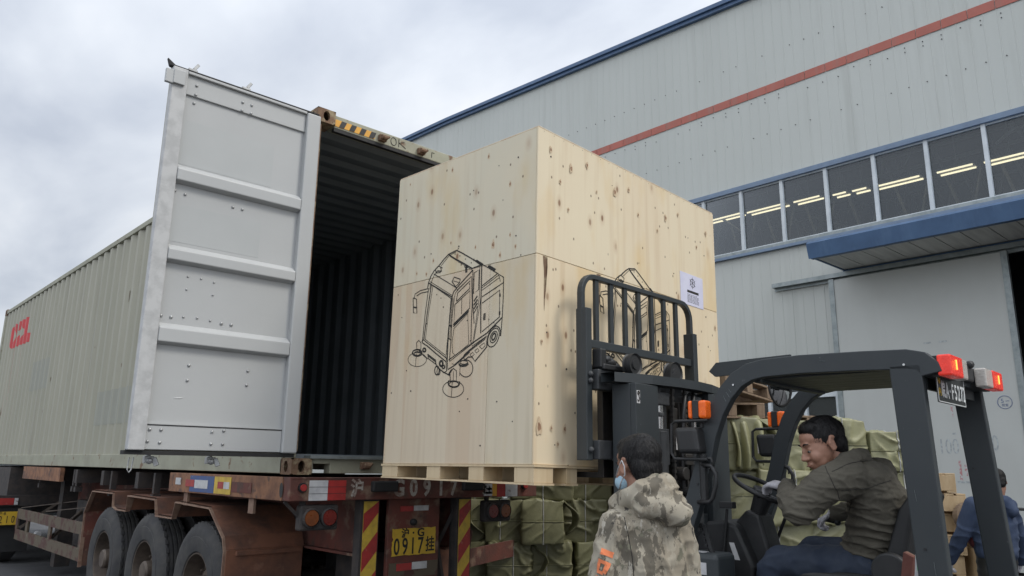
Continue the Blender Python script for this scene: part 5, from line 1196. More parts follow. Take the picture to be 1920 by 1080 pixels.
# ------------------------------------------------------------ olive wrapped bales
def bale(name, w_, d_, h_, seed, loc, rz, label, grp, flap=0, slump=0):
    rg = random.Random(seed); off = Vector((rg.uniform(0, 50), rg.uniform(0, 50), rg.uniform(0, 50)))
    def surf(x, y, z, extra=0):
        """x,y,z in -1..1 on the cube surface -> point"""
        p = Vector((x, y, z))
        def rnd_(a, b_, c):   # pull corners in
            return a*(1-.012*(abs(b_)**8)-.012*(abs(c)**8))
        p = Vector((rnd_(x, y, z)*w_/2, rnd_(y, x, z)*d_/2, (rnd_(z, x, y)+1)*h_/2))
        n_ = Vector((x**9, y**9, z**9)); n_ = n_.normalized() if n_.length > 0 else Vector((0, 0, 1))
        q = p*2.6+off
        a = noise.noise(q)*.030
        dg_ = (x+z*(.8 if rg_s > 0 else -.8))
        wr = 1-abs(noise.noise(Vector((p.x*5+p.z*7*rg_s, p.y*5+p.z*3, (p.x*2-p.z)*2.0))+off))*2
        wr = max(0, wr)**5*.034*(.25+1.3*max(0, noise.noise(q*1.3+Vector((9, 9, 9)))+.3))
        bulge = .010*(1-x*x)*(1-z*z)
        tuck = -.006*math.exp(-((x-strap_x)/.04)**2)-.004*math.exp(-(z/.03)**2)
        sag = -slump*(max(0, z))*(noise.noise(Vector((x*1.5, y, 3))+off)*.5+.5)*.2
        return p+n_*(a+wr+bulge+tuck+extra)+Vector((0, 0, sag))
    rg_s = rg.choice((-1, 1)); strap_x = rg.uniform(-.25, .25)
    n = 30; mb = MB()
    for ax in range(3):
        for sg in (-1, 1):
            rows = []
            for i in range(n+1):
                row = []
                for j in range(n+1):
                    u, v = -1+2*i/n, -1+2*j/n
                    c = [u, v]; c.insert(ax, sg); row.append(surf(*c))
                rows.append(row)
            mb.sheet(rows)
    # weld duplicated edge vertices
    me_o = mb.build(name, M['tarp'], None, fix=False)
    bm = bmesh.new(); bm.from_mesh(me_o.data); bmesh.ops.remove_doubles(bm, verts=bm.verts, dist=.0005); bmesh.ops.recalc_face_normals(bm, faces=bm.faces); bm.to_mesh(me_o.data); bm.free(); me_o.data.shade_smooth()
    me_o.location = loc; me_o.rotation_euler = (0, 0, rz)
    tag(me_o, label, 'bale', grp)
    def loop(fn):
        m_ = 48; pts = []
        for i in range(m_):
            t = i/m_*4; s_, f_ = int(t), t % 1; u = -1+2*f_
            c = [(u, 1), (1, -u), (-u, -1), (-1, u)][s_]; pts.append(surf(*fn(*c), .005))
        return pts
    s = MB()
    for fn in ((lambda a, b_: (strap_x, a, b_)), ): s.tube(loop(fn), 0, flat=(.016, .003), closed=True, up=None) if False else s.tube(loop(fn), .006, n=5, closed=True)
    s.build('packing_strap', M['strap'], me_o)
    s = MB(); s.tube(loop(lambda a, b_: (a, b_, .02)), .0045, n=5, closed=True); s.build('seam', M['tarp'], me_o)
    if flap:
        f = MB(); P0 = surf(flap*1, -1, .95); P1 = P0+Vector((flap*.02, -.02, -.03))
        rows = []
        for i in range(9):
            t = i/8; row = []
            for j in range(9):
                u = j/8; a = surf(flap, -1+.6*u, .95-1.7*t*.9); b_ = a+Vector((flap*(.16*math.sin(t*3.0)*(1-u*.3)), -.05*math.sin(t*3)*(1-u), 0)); row.append(b_+Vector((flap*.01*math.sin(u*14+t*5), 0, 0)))
            rows.append(row)
        f.sheet(rows); fo = f.build('loose_fold', M['tarp'], me_o, smooth=True, fix=False); q_ = fo.modifiers.new('thick', 'SOLIDIFY'); q_.thickness = .006
    return me_o
GL = 'olive wrapped bales stacked under the raised crate'; GR = 'olive wrapped bales stacked behind the forklift'
RZ = R(-38)
tx_, ty_ = math.cos(RZ), math.sin(RZ)
ords = ['first', 'second', 'third', 'fourth', 'fifth', 'sixth']
rowsL = [(-1.12, .42, 'lowest row'), (-.69, .42, 'middle row'), (-.26, .42, 'upper row'), (.0, .0, '')]
def place_row(px0, py0, offs, widths, zb, h, dy, grp, labs, seed, flaps, depth=.5, rot=0):
    for i, (o_, wd) in enumerate(zip(offs, widths)):
        x = px0+tx_*o_; y = py0+ty_*o_; rgx = random.Random(seed+i); back = rgx.uniform(-.05, .06)+dy[i] if isinstance(dy, (list, tuple)) else 0
        x += -ty_*back*1.0; y += tx_*back
        bale('wrapped_bale', wd+.03, depth, h, seed+i, (x, y, zb), RZ+R(rgx.uniform(-5, 5))+rot, labs[i], grp, flaps[i])
# left stack, seen between the trailer and the standing man; base point is the bale centre line
bx0, by0 = 2.62, 1.42
place_row(bx0, by0, [.16, .58, 1.13, 1.66], [.44, .40, .52, .46], -1.5, .36, [0, .05, 0, .08], GL, ['shadowed bale at ground level beside the trailer wheel', 'ground level bale second from the trailer wheel', 'ground level bale under the middle of the crate', 'ground level bale nearest the standing man'], 10, [0, 0, 0, 0])
place_row(bx0, by0, [.15, .60, 1.05, 1.58, 2.1], [.42, .40, .40, .50, .46], -1.135, .44, [0, 0, -.02, .04, .05], GL, ['crumpled dark bale just right of the trailer chevron post in the lower visible row', 'lower visible row bale with puckered folds, left of the squarely strapped one', 'squarely strapped bale in the lower visible row under the folded one', 'dark recessed bale in the lower visible row left of the standing man', 'lowest visible bale touching the orange sleeve print of the standing man'], 20, [0, 1, 0, 0, 0])
place_row(bx0, by0, [.12, .56, .96, 1.42, 1.93, 2.45], [.46, .36, .40, .46, .42, .5], -.695, .435, [.06, .05, -.06, .10, -.02, 0], GL, ['dark bale behind the trailer right tail lamps', 'bale with a tied pointed corner right of the trailer tail lamps', 'upright bale with a flap fold on both sides in the middle row', 'deeply shaded bale with diagonal wrinkles right of the flap folded bale', 'smooth bale with one white strap, left of the shoulder of the standing man', 'middle row bale partly behind the standing man'], 30, [0, -1, 1, 0, 0, 0])
place_row(bx0, by0, [.20, .95, 1.50, 2.05, 2.65], [.6, .62, .44, .56, .5], -.26, .40, [.08, -.02, .14, 0, .05], GL, ['top row bale hidden mostly by the trailer rear beam', 'wide wrinkled bale under the front pallet corner of the crate', 'dark bale with a pointed wrap fold set back in the top row', 'top row bale with diagonal wrinkles beside the forklift mast', 'top row bale behind the forklift mast'], 40, [0, 0, 0, 0, 0])
# right stack behind the forklift
rx0, ry0 = 3.62, -1.22
place_row(rx0, ry0, [-.05, .55, 1.12, 1.66], [.56, .54, .54, .50], -1.5, .70, [0]*5, GR, ['base bale behind the front leg of the forklift guard', 'base bale behind the dash cowl', 'base bale behind the knees of the driver', 'base bale behind the seat'], 50, [0]*5)
place_row(rx0, ry0, [-.05, .50, 1.06, 1.60], [.54, .52, .54, .48], -.80, .42, [0, .03, 0, .02, 0], GR, ['bale seen through the forklift between its front leg and gear lever', 'bale behind the steering column', 'bale with a shiny crease behind the far knee of the driver', 'low bale behind the back of the driver'], 60, [0, 0, 0, 0, 0])
place_row(rx0, ry0, [.0, .58, 1.15, 1.68], [.60, .54, .56, .48], -.38, .455, [-.02, 0, .03, 0, .04], GR, ['long flat bale just under the drooping wrap, behind the steering wheel', 'bale behind the gloved left hand of the driver', 'bale behind the chest of the driver', 'bale behind the back of the driver, showing beside the rear pillar'], 70, [0, 0, 0, 0, 0])
place_row(rx0, ry0, [.02, .55, 1.08], [.52, .46, .50], .075, .455, [-.04, .02, .05], GR, ['top bale with a deep drooping fold of loose wrap, below the wooden pallets', 'top bale behind the far front lamp of the forklift', 'top bale behind the face of the driver'], 80, [1, -1, 0], depth=.5)
place_row(rx0, ry0, [1.62], [.46], .075, .36, [0], GR, ['small pale bale on top of the stack behind the collar of the driver'], 90, [0])

mb = MB(); rows = []
for i in range(25):
    t = i/24; row = []
    for j in range(29):
        u = j/28; am = .010+.045*min(1, t*1.4); ph = u*17+.8*math.sin(t*3)+1.2*math.sin(u*5)
        x = (u-.5)*(.30-.05*t)+.03*math.sin(t*2.5); y = -.30-am*math.sin(ph)-.035*math.sin(t*math.pi)-.02*t; z = .465-(.44+.03*math.sin(u*6))*t+(.012*math.sin(u*math.pi) if t < .1 else 0)
        if i < 3: y += .16*(3-i)/3; z = .470+.004*math.sin(ph)
        row.append((x, y, z))
    rows.append(row)
mb.sheet(rows); dr_ = mb.build('loose_wrap', M['tarp'], None, smooth=True, fix=False); dr_.location = (rx0+tx_*.18, ry0+ty_*.18, .08); dr_.rotation_euler = (0, 0, RZ)
q_ = dr_.modifiers.new('thick', 'SOLIDIFY'); q_.thickness = .004; tag(dr_, 'drooping loose sheet of olive wrap hanging off the top bale below the wooden pallets', 'wrap')

# ------------------------------------------------------------ pallets
def pallet(loc, rot, label, m, L_=1.1, W_=.9, group=None, H_=.12):
    t = thing('wooden_pallet', label, 'pallet', loc, rot, group)
    for i in range(5): mb = MB(); y = -W_/2+i*(W_-.1)/4; mb.box((-L_/2, y, H_-.02), (L_/2, y+.1, H_)); mb.build('top_board', m, t, bevel=.003, seg=1)
    for x in (-L_/2, -.05, L_/2-.1): mb = MB(); mb.box((x, -W_/2, .02), (x+.1, W_/2, H_-.021)); mb.build('stringer', m, t, bevel=.003, seg=1)
    for x in (-W_/2, W_/2-.1): mb = MB(); mb.box((-L_/2, x, 0), (L_/2, x+.1, .019)); mb.build('bottom_board', m, t, bevel=.003, seg=1)
    return t
pallet((3.52, -1.20, .54), (R(3), R(-2), RZ+R(24)), 'weathered brown pallet lying on the bale behind the mast', M['old_wood'], .8, .7, H_=.14)
pallet((3.58, -1.26, .70), (R(-5), R(5), RZ+R(40)), 'tilted weathered pallet on top of another, below the forklift roof', M['old_wood'], .85, .75, H_=.14)
pallet((4.30, -1.62, .45), (0, 0, RZ+R(15)), 'dark pallet edge behind the far front indicator', M['old_wood'], .6, .6)
PG = 'light pallets in the tall stack by the sliding door'
for i in range(7):
    z = -1.5+i*.225
    if z > .05-.15: break
    pallet((7.30+.03*math.sin(i*2), -1.67+.03*math.cos(i*3), z), (0, 0, R(35+6*math.sin(i*1.7))), ['bottom pallet of the tall light stack by the sliding door', 'second pallet up in the light stack by the sliding door', 'third pallet up in the light stack by the sliding door', 'fourth pallet up in the light stack by the sliding door', 'fifth pallet up in the light stack by the sliding door', 'next to top pallet of the light stack by the sliding door', 'top pallet of the light stack by the sliding door'][i], M['new_wood'], .75, .6, PG, H_=.215)
pt = thing('wooden_block', 'short grey wood block on top of the light pallet stack', 'block', (7.20, -1.60, -.04), (0, 0, R(30))); mb = MB(); mb.box((-.12, -.1, 0), (.1, .1, .13)); mb.build('block', M['new_wood'], pt, bevel=.01)
bd = thing('plywood_sheets', 'leaning plywood sheets and boards beside the pallet stack', 'plywood', (7.3, -2.25, G0), (0, 0, R(40)))
for i in range(4): mb = MB(); mb.box((-.25+.02*i, -.02+.05*i, 0), (.30-.03*i, .0+.05*i, 1.02-.09*i), Matrix.Rotation(R(-12+5*i), 4, 'Y')); mb.build('board', M['new_wood'] if i % 2 else M['ply_front'], bd)
mb = MB(); mb.cyl((0, 0, 0), (0, 0, .10), .17, n=26); o = mb.build('wood_disc', M['old_wood'], bevel=.01, loc=(7.1, -2.18, -.42)); o.rotation_euler = (R(80), 0, R(-40)); tag(o, 'round brown wooden disc standing on the plywood beside the pallets', 'disc')
mb = MB(); mb.cyl((0, 0, 0), (.62, -.62, -.03), .018, n=10); o = mb.build('steel_rod', M['black_plastic'], loc=(7.25, -2.02, -.30)); tag(o, 'dark rod sticking out between the pallet stack and the worker', 'rod')

# ------------------------------------------------------------ people
from mathutils.bvhtree import BVHTree
def bvh(o): me = o.data; return BVHTree.FromPolygons([v.co.copy() for v in me.vertices], [tuple(p.vertices) for p in me.polygons])
def head_blobs(c, fwd, up, s=1.0):
    f = Vector(fwd).normalized(); u = Vector(up); u = (u-f*u.dot(f)).normalized(); r = f.cross(u)
    Mx = Matrix((r, f, u)).transposed()
    P = lambda x, y, z: Vector(c)+(r*x+f*y+u*z)*s
    def E(x, y, z, a, b_, d, rot=None): 
        m_ = Mx if rot is None else Mx @ rot
        return (P(x, y, z), (a*s, b_*s, d*s), m_)
    sk = [E(0, -.012, .035, .073, .092, .082), E(0, .022, -.012, .063, .066, .088), E(0, .035, -.068, .050, .048, .040), E(0, .062, -.092, .022, .020, .018),
          E(.034, .056, -.036, .026, .030, .030), E(-.034, .056, -.036, .026, .030, .030),
          E(0, .082, .022, .044, .012, .011), E(0, .050, .045, .055, .040, .040),
          E(.0, .090, -.008, .009, .012, .022), E(0, .100, -.028, .0115, .013, .016), E(0, .104, -.036, .014, .013, .010), E(.014, .094, -.040, .009, .010, .008), E(-.014, .094, -.040, .009, .010, .008),
          E(0, .086, -.062, .026, .010, .007), E(0, .084, -.073, .022, .010, .007), E(.03, .040, -.06, .026, .034, .030), E(-.03, .040, -.06, .026, .034, .030),
          E(.031, .078, .000, .014, .006, .006), E(-.031, .078, .000, .014, .006, .006), E(.031, .077, -.018, .014, .006, .004), E(-.031, .077, -.018, .014, .006, .004)]
    for sx in (-1, 1):
        rot = Matrix.Rotation(R(18*sx), 3, 'Z') @ Matrix.Rotation(R(8), 3, 'X')
        for k in range(11):
            t = R(-130+k*26); sk.append(E(sx*(.079+.004*math.cos(t)), -.016+.016*math.cos(t)-.004*math.sin(t), .002+.030*math.sin(t), .005, .006, .006))
        sk.append(E(sx*.074, -.012, -.002, .006, .016, .026)); sk.append(E(sx*.076, -.006, -.024, .006, .008, .009))
    return sk, P, E, Mx
def hair_mesh(name, E, parent, off=(0, 0, 0), seed=0, front=.0):
    H = [E(0, -.020, .046, .0800, .0955, .0835), E(0, -.056, .002, .0690, .052, .070), E(0, -.062, -.034, .056, .040, .042), E(.0, .028+front, .082, .062, .050, .040), E(.050, -.022, .038, .029, .052, .036), E(-.050, -.022, .038, .029, .052, .036)]
    o_ = Vector((seed, seed*2, 0))
    def fold(p, n_): 
        q_ = p*46+o_; return .0022*noise.noise(Vector((q_.x*.6, q_.y*.6, q_.z*.3)))+.0014*noise.noise(p*150+o_)
    o = organic(name, H, M['hair'], parent, .005, 3, fold)
    # short strands lying over the cap, growing away from the crown
    me = o.data; rg = random.Random(seed+40); crown = Vector(E(0, -.055, .115, 1, 1, 1)[0]); b = MB()
    polys = list(me.polygons)
    for _ in range(3600):
        p_ = polys[rg.randrange(len(polys))]; n_ = p_.normal; c = p_.center
        g = (c-crown); g = g-n_*g.dot(n_)
        if g.length < 1e-4: continue
        g = (g.normalized()+Vector((rg.uniform(-.45, .45), rg.uniform(-.45, .45), rg.uniform(-.45, .45)))).normalized(); g = (g-n_*g.dot(n_)).normalized(); s_ = n_.cross(g)*.0007
        l_ = rg.uniform(.010, .024); a = c-n_*.001; q1 = c+g*l_*.5+n_*rg.uniform(.001, .0035); q2 = c+g*l_+n_*rg.uniform(-.001, .004)
        b.add([a-s_, a+s_, q1+s_, q1-s_, q2], [(0, 1, 2, 3), (3, 2, 4)])
    bm = bmesh.new(); bm.from_mesh(me); vs = [bm.verts.new(v) for v in b.v]
    for f_ in b.f: bm.faces.new([vs[i] for i in f_])
    bm.to_mesh(me); bm.free(); me.shade_smooth()
    return o
def eyes(P, parent):
    for sx in (-1, 1):
        mb = MB(); mb.ball(P(sx*.031, .0775, -.008), .0085, 12, 8); mb.build('eye', M['eye_white'], parent, smooth=True)
        mb = MB(); mb.ball(P(sx*.0315, .0855, -.008), .0050, 10, 6); mb.build('iris', M['eye_dark'], parent, smooth=True)
        mb = MB(); mb.tube([P(sx*.014, .092, .021), P(sx*.028, .0925, .027), P(sx*.046, .080, .024)], [.003, .0042, .002], n=6); mb.build('eyebrow', M['hair'], parent, smooth=True)
def hand(wrist, dirv, palm_n, s=1.0, curl=.5, thumb=1):
    """palm plus five fingers; dirv: along the hand, palm_n: out of the palm"""
    d = Vector(dirv).normalized(); n_ = Vector(palm_n); n_ = (n_-d*n_.dot(d)).normalized(); t = d.cross(n_)*thumb; w_ = Vector(wrist); res = []
    for k in (-1.1, -.4, .4, 1.1): res += chain([(w_+t*k*.012*s, .017*s), (w_+d*.085*s+t*k*.021*s, .0135*s)], .5)
    for k, l_ in ((-1.5, .058), (-.5, .072), (.5, .078), (1.5, .070)):
        b0 = w_+d*.085*s+t*k*.0205*s; a1 = d*math.cos(curl)+n_*math.sin(curl); a2 = d*math.cos(curl*2.1)+n_*math.sin(curl*2.1); a3 = d*math.cos(curl*2.9)+n_*math.sin(curl*2.9)
        p1 = b0+a1*l_*.45*s; p2 = p1+a2*l_*.32*s; p3 = p2+a3*l_*.25*s; res += chain([(b0, .0105*s), (p1, .0098*s), (p2, .009*s), (p3, .008*s)], .5)
    tb = w_+d*.03*s+t*.028*s; res += chain([(tb, .014*s), (tb+(d*.6+t*.7+n_*.3).normalized()*.038*s, .012*s), (tb+(d*.6+t*.7+n_*.3).normalized()*.038*s+(d*.8+t*.15+n_*.6).normalized()*.032*s, .0095*s)], .5)
    return res
def folds(amp, kx, ky, kz, seed, amp2=.004, k2=9, lim=None):
    o_ = Vector((seed*3.1, seed*1.7, seed))
    def f(p, n_):
        a = 1-abs(noise.noise(Vector((p.x*kx, p.y*ky, p.z*kz))+o_))*2.2
        return amp*(max(0, a)**2)+amp2*noise.noise(p*k2+o_)-amp*.3
    return f

# --- driver, in forklift coordinates relative to (0,-1.35,1.1)
DB = Vector((0, -1.35, 1.1))
def dv(p): return Vector(p)-DB
hc = dv((-.305, -1.315, 1.705)); hf = Vector((-.70, .70, -.30)); hu = Vector((-.16, .20, 1))
sk, P, E, Mx = head_blobs(hc, hf, hu, 1.14)
body = sk+chain([(P(0, -.03, -.05), .052), (dv((-.235, -1.43, 1.60)), .06)])+chain([(dv((-.235, -1.44, 1.58)), .07), (dv((-.12, -1.48, 1.45)), (.13, .09, .09)), (dv((-.03, -1.42, 1.18)), (.13, .09, .09))])
body += chain([(dv((-.36, -1.42, 1.52)), .05), (dv((-.46, -1.24, 1.385)), .04), (dv((-.235, -1.075, 1.495)), .027)])+chain([(dv((.08, -1.43, 1.53)), .05), (dv((.22, -1.26, 1.36)), .04), (dv((.20, -1.14, 1.345)), .027)])
body += chain([(dv((-.13, -1.40, 1.12)), .075), (dv((-.20, -1.0, 1.11)), .058), (dv((-.20, -.92, .68)), .045), (dv((-.20, -.78, .63)), .038)])+chain([(dv((.08, -1.40, 1.12)), .075), (dv((.15, -1.03, 1.155)), .058), (dv((.15, -.93, .70)), .045), (dv((.15, -.78, .64)), .038)])
d_origin = Matrix.Translation(FO) @ Matrix.Rotation(A_, 4, 'Z')
drv = organic('person', body, M['skin'], None, .0065, 3); drv.location = d_origin @ DB; drv.rotation_euler = (0, 0, A_)
tag(drv, 'seated driver in olive grey jacket and jeans, white gloved hand on the steering wheel', 'person')
eyes(P, drv); hair_mesh('hair', E, drv, seed=1)
mb = MB(); mb.tube([P(-.021, .0955, -.068), P(0, .099, -.066), P(.021, .0955, -.068)], [.002, .0035, .002], n=6); mb.build('lips', M['lip'], drv, smooth=True)
J = chain([(dv((-.235, -1.425, 1.575)), (.085, .095, .055)), (dv((-.19, -1.485, 1.545)), (.155, .115, .085)), (dv((-.13, -1.50, 1.46)), (.185, .135, .10)), (dv((-.07, -1.48, 1.30)), (.180, .155, .10)), (dv((-.03, -1.43, 1.16)), (.175, .165, .085)), (dv((-.02, -1.44, 1.09)), (.175, .175, .06))], .25)
J += chain([(dv((-.32, -1.44, 1.545)), .094), (dv((-.395, -1.36, 1.515)), .092), (dv((-.485, -1.245, 1.395)), .078), (dv((-.40, -1.17, 1.43)), .066), (dv((-.265, -1.095, 1.487)), .050)], .25)
J += chain([(dv((.04, -1.46, 1.56)), .09), (dv((.14, -1.38, 1.47)), .08), (dv((.22, -1.28, 1.37)), .062), (dv((.205, -1.15, 1.345)), .042)], .25)
J += chain([(dv((-.345, -1.37, 1.585)), .034), (dv((-.33, -1.42, 1.625)), .038), (dv((-.28, -1.465, 1.65)), .040), (dv((-.22, -1.48, 1.65)), .042), (dv((-.16, -1.43, 1.62)), .040)], .25)
def dfold(p, n_):
    a = 1-abs(noise.noise(Vector((p.x*4, p.y*4.5+p.z*2, p.z*21-p.y*4))))*2.6
    fine = 1-abs(noise.noise(Vector((p.x*14+p.z*8, p.y*14, p.z*30))+Vector((7, 1, 4))))*2.8
    low = min(1, max(0, (.42-p.z)/.25)); k = .005+.012*low
    b_ = 1-abs(noise.noise(Vector((p.x*9+p.z*6, p.y*8, p.z*6))+Vector((5, 5, 5))))*2.6
    return k*max(0, a)**2+.006*max(0, b_)**2*(1-low)+.0045*max(0, fine)**2-.004+.003*noise.noise(p*14)
djk = organic('jacket', J, M['jacket'], drv, .006, 3, dfold)
T = chain([(dv((-.10, -1.40, 1.12)), .105), (dv((-.16, -1.20, 1.115)), .092), (dv((-.20, -1.0, 1.11)), .080), (dv((-.205, -.955, 1.06)), .078), (dv((-.20, -.92, .70)), .062)], .25)+chain([(dv((.08, -1.40, 1.12)), .105), (dv((.15, -1.05, 1.145)), .082), (dv((.15, -.98, 1.09)), .078), (dv((.15, -.93, .70)), .062)], .25)+chain([(dv((-.1, -1.42, 1.12)), .12), (dv((.1, -1.42, 1.12)), .12)], .25)
organic('trousers', T, M['jeans'], drv, .009, 3, folds(.008, 7, 9, 14, 4))
organic('glove', hand(dv((-.245, -1.085, 1.492)), (-.0+.12, .62, .10), (.25, .2, -.9), 1.1, .55, -1)+chain([(dv((-.262, -1.10, 1.486)), .031), (dv((-.24, -1.08, 1.494)), .028)]), M['glove'], drv, .0045, 2)
organic('glove', hand(dv((.20, -1.14, 1.345)), (.0, .8, -.45), (.0, -.3, -.9), .95, .9, 1)+chain([(dv((.205, -1.16, 1.35)), .030), (dv((.20, -1.135, 1.345)), .027)]), M['glove'], drv, .0045, 2)
for x in (-.2, .15): mb = MB(); mb.ball(dv((x, -.80, .615)), (.05, .13, .05), 14, 8); mb.build('shoe', M['black_plastic'], drv, smooth=True)

# --- man standing in front, seen from behind
az = R(66)-math.pi/2
SX = Vector((-.155, -3.31, G0))
hc = Vector((-.010, .02, 1.583)); hf = Vector((-.14, .98, -.10)); hu = Vector((-.0, .05, 1))
sk, P, E, Mx = head_blobs(hc, hf, hu, 1.04)
body = sk+chain([(P(0, -.02, -.06), .056), (Vector((0, -.02, 1.43)), .062), (Vector((0, -.03, 1.32)), (.13, .09, .09)), (Vector((0, 0, .98)), (.12, .09, .09))])
arms = {}
for s in (-1, 1):
    sh = Vector((s*.145, -.02, 1.36)); el = Vector((s*.185, -.01, 1.07)); wr = Vector((s*.17, .12, .83)); arms[s] = (sh, el, wr)
    body += chain([(sh, .05), (el, .04), (wr, .027)])+hand(wr, (0, .25, -1), (-s, .2, 0), 1.0, .35, s)
    body += chain([(Vector((s*.09, 0, .93)), .08), (Vector((s*.10, .01, .50)), .055), (Vector((s*.10, -.02, .09)), .042), (Vector((s*.11, .12, .045)), .036)])
man = organic('person', body, M['skin'], None, .0065, 3); man.location = SX; man.rotation_euler = (0, 0, az)
tag(man, 'standing man from behind in hooded camouflage jacket with orange sleeve print and face mask', 'person')
eyes(P, man); hair_mesh('hair', E, man, seed=5)
J = chain([(Vector((0, -.02, 1.40)), (.11, .08, .06)), (Vector((0, -.02, 1.36)), (.155, .10, .07)), (Vector((0, -.02, 1.22)), (.172, .12, .10)), (Vector((0, -.005, 1.02)), (.178, .13, .10)), (Vector((0, .0, .86)), (.18, .135, .09))], .25)
for s in (-1, 1):
    sh, el, wr = arms[s]; J += chain([(sh+Vector((-s*.02, 0, -.005)), .072), (sh.lerp(el, .5)+Vector((s*.008, 0, 0)), .064), (el, .058), (wr, .046)], .25)
def mfold(p, n_):
    a = 1-abs(noise.noise(Vector((p.x*6+p.z*2.5, p.y*6, p.z*7))))*2.4; b_ = 1-abs(noise.noise(Vector((p.x*12, p.y*12, p.z*8))+Vector((3, 3, 3))))*2.6
    c_ = 1-abs(noise.noise(Vector((p.x*22+p.z*9, p.y*22, p.z*13))+Vector((6, 3, 8))))*2.7
    return .009*max(0, a)**2+.006*max(0, b_)**2+.0035*max(0, c_)**2-.005+.003*noise.noise(p*13)
jk = organic('jacket', J, M['camo'], man, .006, 3, mfold)
Hd = chain([(Vector((-.085, .08, 1.40)), .028), (Vector((-.10, .02, 1.435)), .034), (Vector((-.080, -.05, 1.465)), .042), (Vector((-.02, -.09, 1.495)), .048), (Vector((.055, -.085, 1.52)), .048), (Vector((.095, -.0, 1.48)), .045), (Vector((.085, .07, 1.43)), .034)], .25)
Hd += chain([(Vector((-.05, -.09, 1.445)), .050), (Vector((.02, -.12, 1.43)), .058), (Vector((.085, -.125, 1.405)), .052)], .25)+chain([(Vector((.03, -.10, 1.46)), .062), (Vector((.095, -.085, 1.435)), .056)], .25)
def hfold(p, n_):
    a = 1-abs(noise.noise(Vector((p.x*9-p.z*9, p.y*9, p.z*14))))*2.4; return .014*max(0, a)**2-.004+.004*noise.noise(p*20)
bts = bvh(jk)
def seam(bt_, pts, dirv, parent, r=.0016, m_=None, col='ink'):
    d = Vector(dirv).normalized(); P_ = []
    for (a, c) in zip(pts, pts[1:]):
        a = Vector(a); c = Vector(c); n_ = max(2, int((c-a).length/.008))
        for i in range(n_):
            hit = bt_.ray_cast(a.lerp(c, i/n_)-d*.5, d)
            if hit[0] is not None: P_.append(hit[0]+hit[1]*(.0006 if hit[1].dot(d) < 0 else -.0006))
    if len(P_) > 2: mb = MB(); mb.tube(P_, r, n=5); return mb.build('seam', M['seam'], parent, smooth=True)
seam(bts, [(-.135, -.1, 1.395), (-.12, -.1, 1.33), (-.105, -.1, 1.25), (-.10, -.1, 1.17), (-.115, -.1, 1.12)], (.42, .9, -.05), jk)
btd = bvh(djk)
for pts in ([(-.5, -.20, .545), (-.5, -.12, .515), (-.5, -.05, .47)], [(-.5, -.02, .50), (-.5, -.055, .45), (-.5, -.075, .39), (-.5, -.07, .33), (-.5, -.04, .28)], [(-.5, -.26, .44), (-.5, -.18, .40), (-.5, -.08, .385)]): seam(btd, pts, (1, 0, 0), djk, .0018)
organic('hood', Hd, M['camo'], man, .006, 3, hfold)
T = chain([(Vector((0, 0, .92)), (.17, .12, .08)), (Vector((0, 0, .85)), (.17, .12, .08))])
for s in (-1, 1): T += chain([(Vector((s*.09, 0, .88)), .10), (Vector((s*.10, .01, .50)), .078), (Vector((s*.10, -.02, .12)), .066)])
organic('trousers', T, M['jeans'], man, .010, 3, folds(.008, 7, 7, 12, 6))
for s in (-1, 1): mb = MB(); mb.ball((s*.11, .07, .05), (.055, .14, .055), 14, 8); mb.build('shoe', M['black_plastic'], man, smooth=True)
# seam lines and orange letters wrapped onto the left sleeve
bt = bvh(jk)
def wrap(poly_list, toP, direction, off=.0025, sub=.006):
    """polygons (convex quads in u,v) laid on the sleeve by casting along 'direction'"""
    mb = MB()
    for qd in poly_list:
        a, b_, c, d = [Vector(p) for p in qd]; n = max(2, int((b_-a).length/sub)); m_ = max(2, int((d-a).length/sub)); rows = []
        for i in range(m_+1):
            row = []
            for j in range(n+1):
                p = a.lerp(b_, j/n).lerp(d.lerp(c, j/n), i/m_); o_ = toP(p.x, p.y); hit = bt.ray_cast(o_, direction)
                row.append((hit[0]+hit[1]*off*(1 if hit[1].dot(direction) < 0 else -1)) if hit[0] is not None else o_+direction*.25)
            rows.append(row)
        mb.sheet(rows)
    return mb
sl = Vector((.425, .905, -.1)).normalized()       # casting direction, from behind-left of the sleeve
su = Vector((.905, -.425, 0)).normalized()
cen = Vector((-.188, -.007, 1.275))
def toP(u, v): return cen-sl*.5+su*u+Vector((0, 0, v))
letters = [[(0, 0), (.046, -.016), (.040, -.037), (-.006, -.021)],
           [(-.012, -.037), (.034, -.056), (.030, -.068), (-.014, -.050)], [(.012, -.061), (.030, -.068), (.012, -.096), (.000, -.088)], [(-.016, -.050), (-.004, -.054), (-.010, -.080), (-.018, -.076)], [(-.018, -.076), (.000, -.084), (.004, -.098), (-.019, -.090)],
           [(-.022, -.100), (.004, -.108), (.002, -.128), (-.024, -.122)]]
wrap(letters, toP, sl).build('orange_letters', M['orange_print'], jk, fix=False)
# face mask with ear loops
Mk = [E(0, .082, -.055, .046, .030, .036), E(.03, .062, -.052, .032, .036, .034), E(-.03, .062, -.052, .032, .036, .034), E(0, .07, -.082, .036, .026, .022), E(.048, .04, -.055, .02, .034, .030), E(-.048, .04, -.055, .02, .034, .030)]
organic('face_mask', Mk, M['mask_blue'], man, .005, 2)
for s in (-1, 1):
    mb = MB(); mb.tube([P(s*.062, .062, -.028), P(s*.078, .020, -.004), P(s*.088, -.022, .022), P(s*.087, -.034, .0), P(s*.078, -.022, -.03), P(s*.072, .02, -.060), P(s*.058, .052, -.082)], .0026, n=6); mb.build('ear_loop', M['whitefilm'], man, smooth=True)

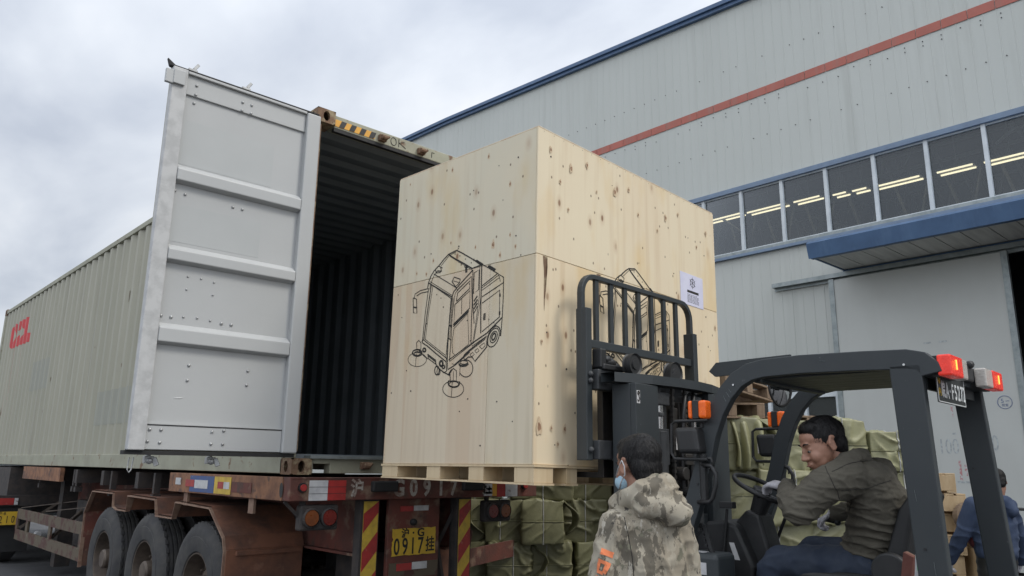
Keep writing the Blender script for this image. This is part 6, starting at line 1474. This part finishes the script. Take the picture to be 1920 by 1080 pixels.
# --- worker by the sliding door, mostly behind the forklift's rear pillar
WX = Vector((5.905, -2.78, G0)); az = R(48)-math.pi/2
hc = Vector((.105, .02, 1.49)); sk, P, E, Mx = head_blobs(hc, Vector((.3, .9, -.3)), Vector((0, .3, 1)), 1.0)
body = sk+chain([(P(0, -.02, -.06), .056), (Vector((.07, 0, 1.35)), .062), (Vector((0, -.02, 1.22)), (.13, .09, .09)), (Vector((0, -.02, .92)), (.12, .09, .09))])
for s in (-1, 1):
    sh = Vector((s*.19, 0, 1.26)); el = Vector((s*.28, .06, .98)); wr = Vector((s*.34, .18, .76)); arms[s] = (sh, el, wr)
    body += chain([(sh, .05), (el, .04), (wr, .027)])
    body += chain([(Vector((s*.09, 0, .88)), .08), (Vector((s*.10, .03, .48)), .055), (Vector((s*.10, -.02, .09)), .042), (Vector((s*.11, .12, .045)), .036)])
wk = organic('person', body, M['skin'], None, .008, 3); wk.location = WX; wk.rotation_euler = (0, 0, az)
tag(wk, 'worker in a navy jacket and white gloves behind the rear pillar of the forklift', 'person')
hair_mesh('hair', E, wk, seed=3)
J = chain([(Vector((0, -.0, 1.31)), (.10, .08, .05)), (Vector((0, -.0, 1.25)), (.20, .125, .07)), (Vector((0, -.02, 1.1)), (.21, .145, .1)), (Vector((0, -.01, .84)), (.20, .145, .1))], .25)
for s in (-1, 1):
    sh, el, wr = arms[s]; J += chain([(sh+Vector((-s*.03, 0, 0)), .088), (el, .070), (wr, .056)], .25)
J += chain([(Vector((-.09, -.08, 1.33)), .05), (Vector((.09, -.1, 1.31)), .055), (Vector((.12, -.14, 1.22)), .055)], .25)
organic('jacket', J, M['navy'], wk, .009, 3, folds(.012, 6, 6, 9, 8))
V = chain([(Vector((0, .0, 1.02)), (.20, .150, .06)), (Vector((0, .0, .90)), (.20, .152, .06))], .25); 
mb = MB(); mb.ball((-.12, .06, .95), (.09, .11, .10), 16, 10); mb.build('red_lining', mat('red_lining', (.12, .025, .03), None, .9), wk, smooth=True)
T = chain([(Vector((0, 0, .90)), (.16, .12, .08)), (Vector((0, 0, .82)), (.16, .12, .08))])
for s in (-1, 1): T += chain([(Vector((s*.09, 0, .86)), .10), (Vector((s*.10, .03, .48)), .078), (Vector((s*.10, -.02, .12)), .066)])
organic('trousers', T, M['black_plastic'], wk, .012, 3, folds(.008, 7, 7, 12, 6))
for s in (-1, 1):
    organic('glove', hand(arms[s][2], (0, .5, -.9), (-s, .2, 0), 1.15, .6, s), M['glove'], wk, .006, 2)
    mb = MB(); mb.ball((s*.11, .07, .05), (.055, .14, .055), 14, 8); mb.build('shoe', M['black_plastic'], wk, smooth=True)

bpy.context.view_layer.update()
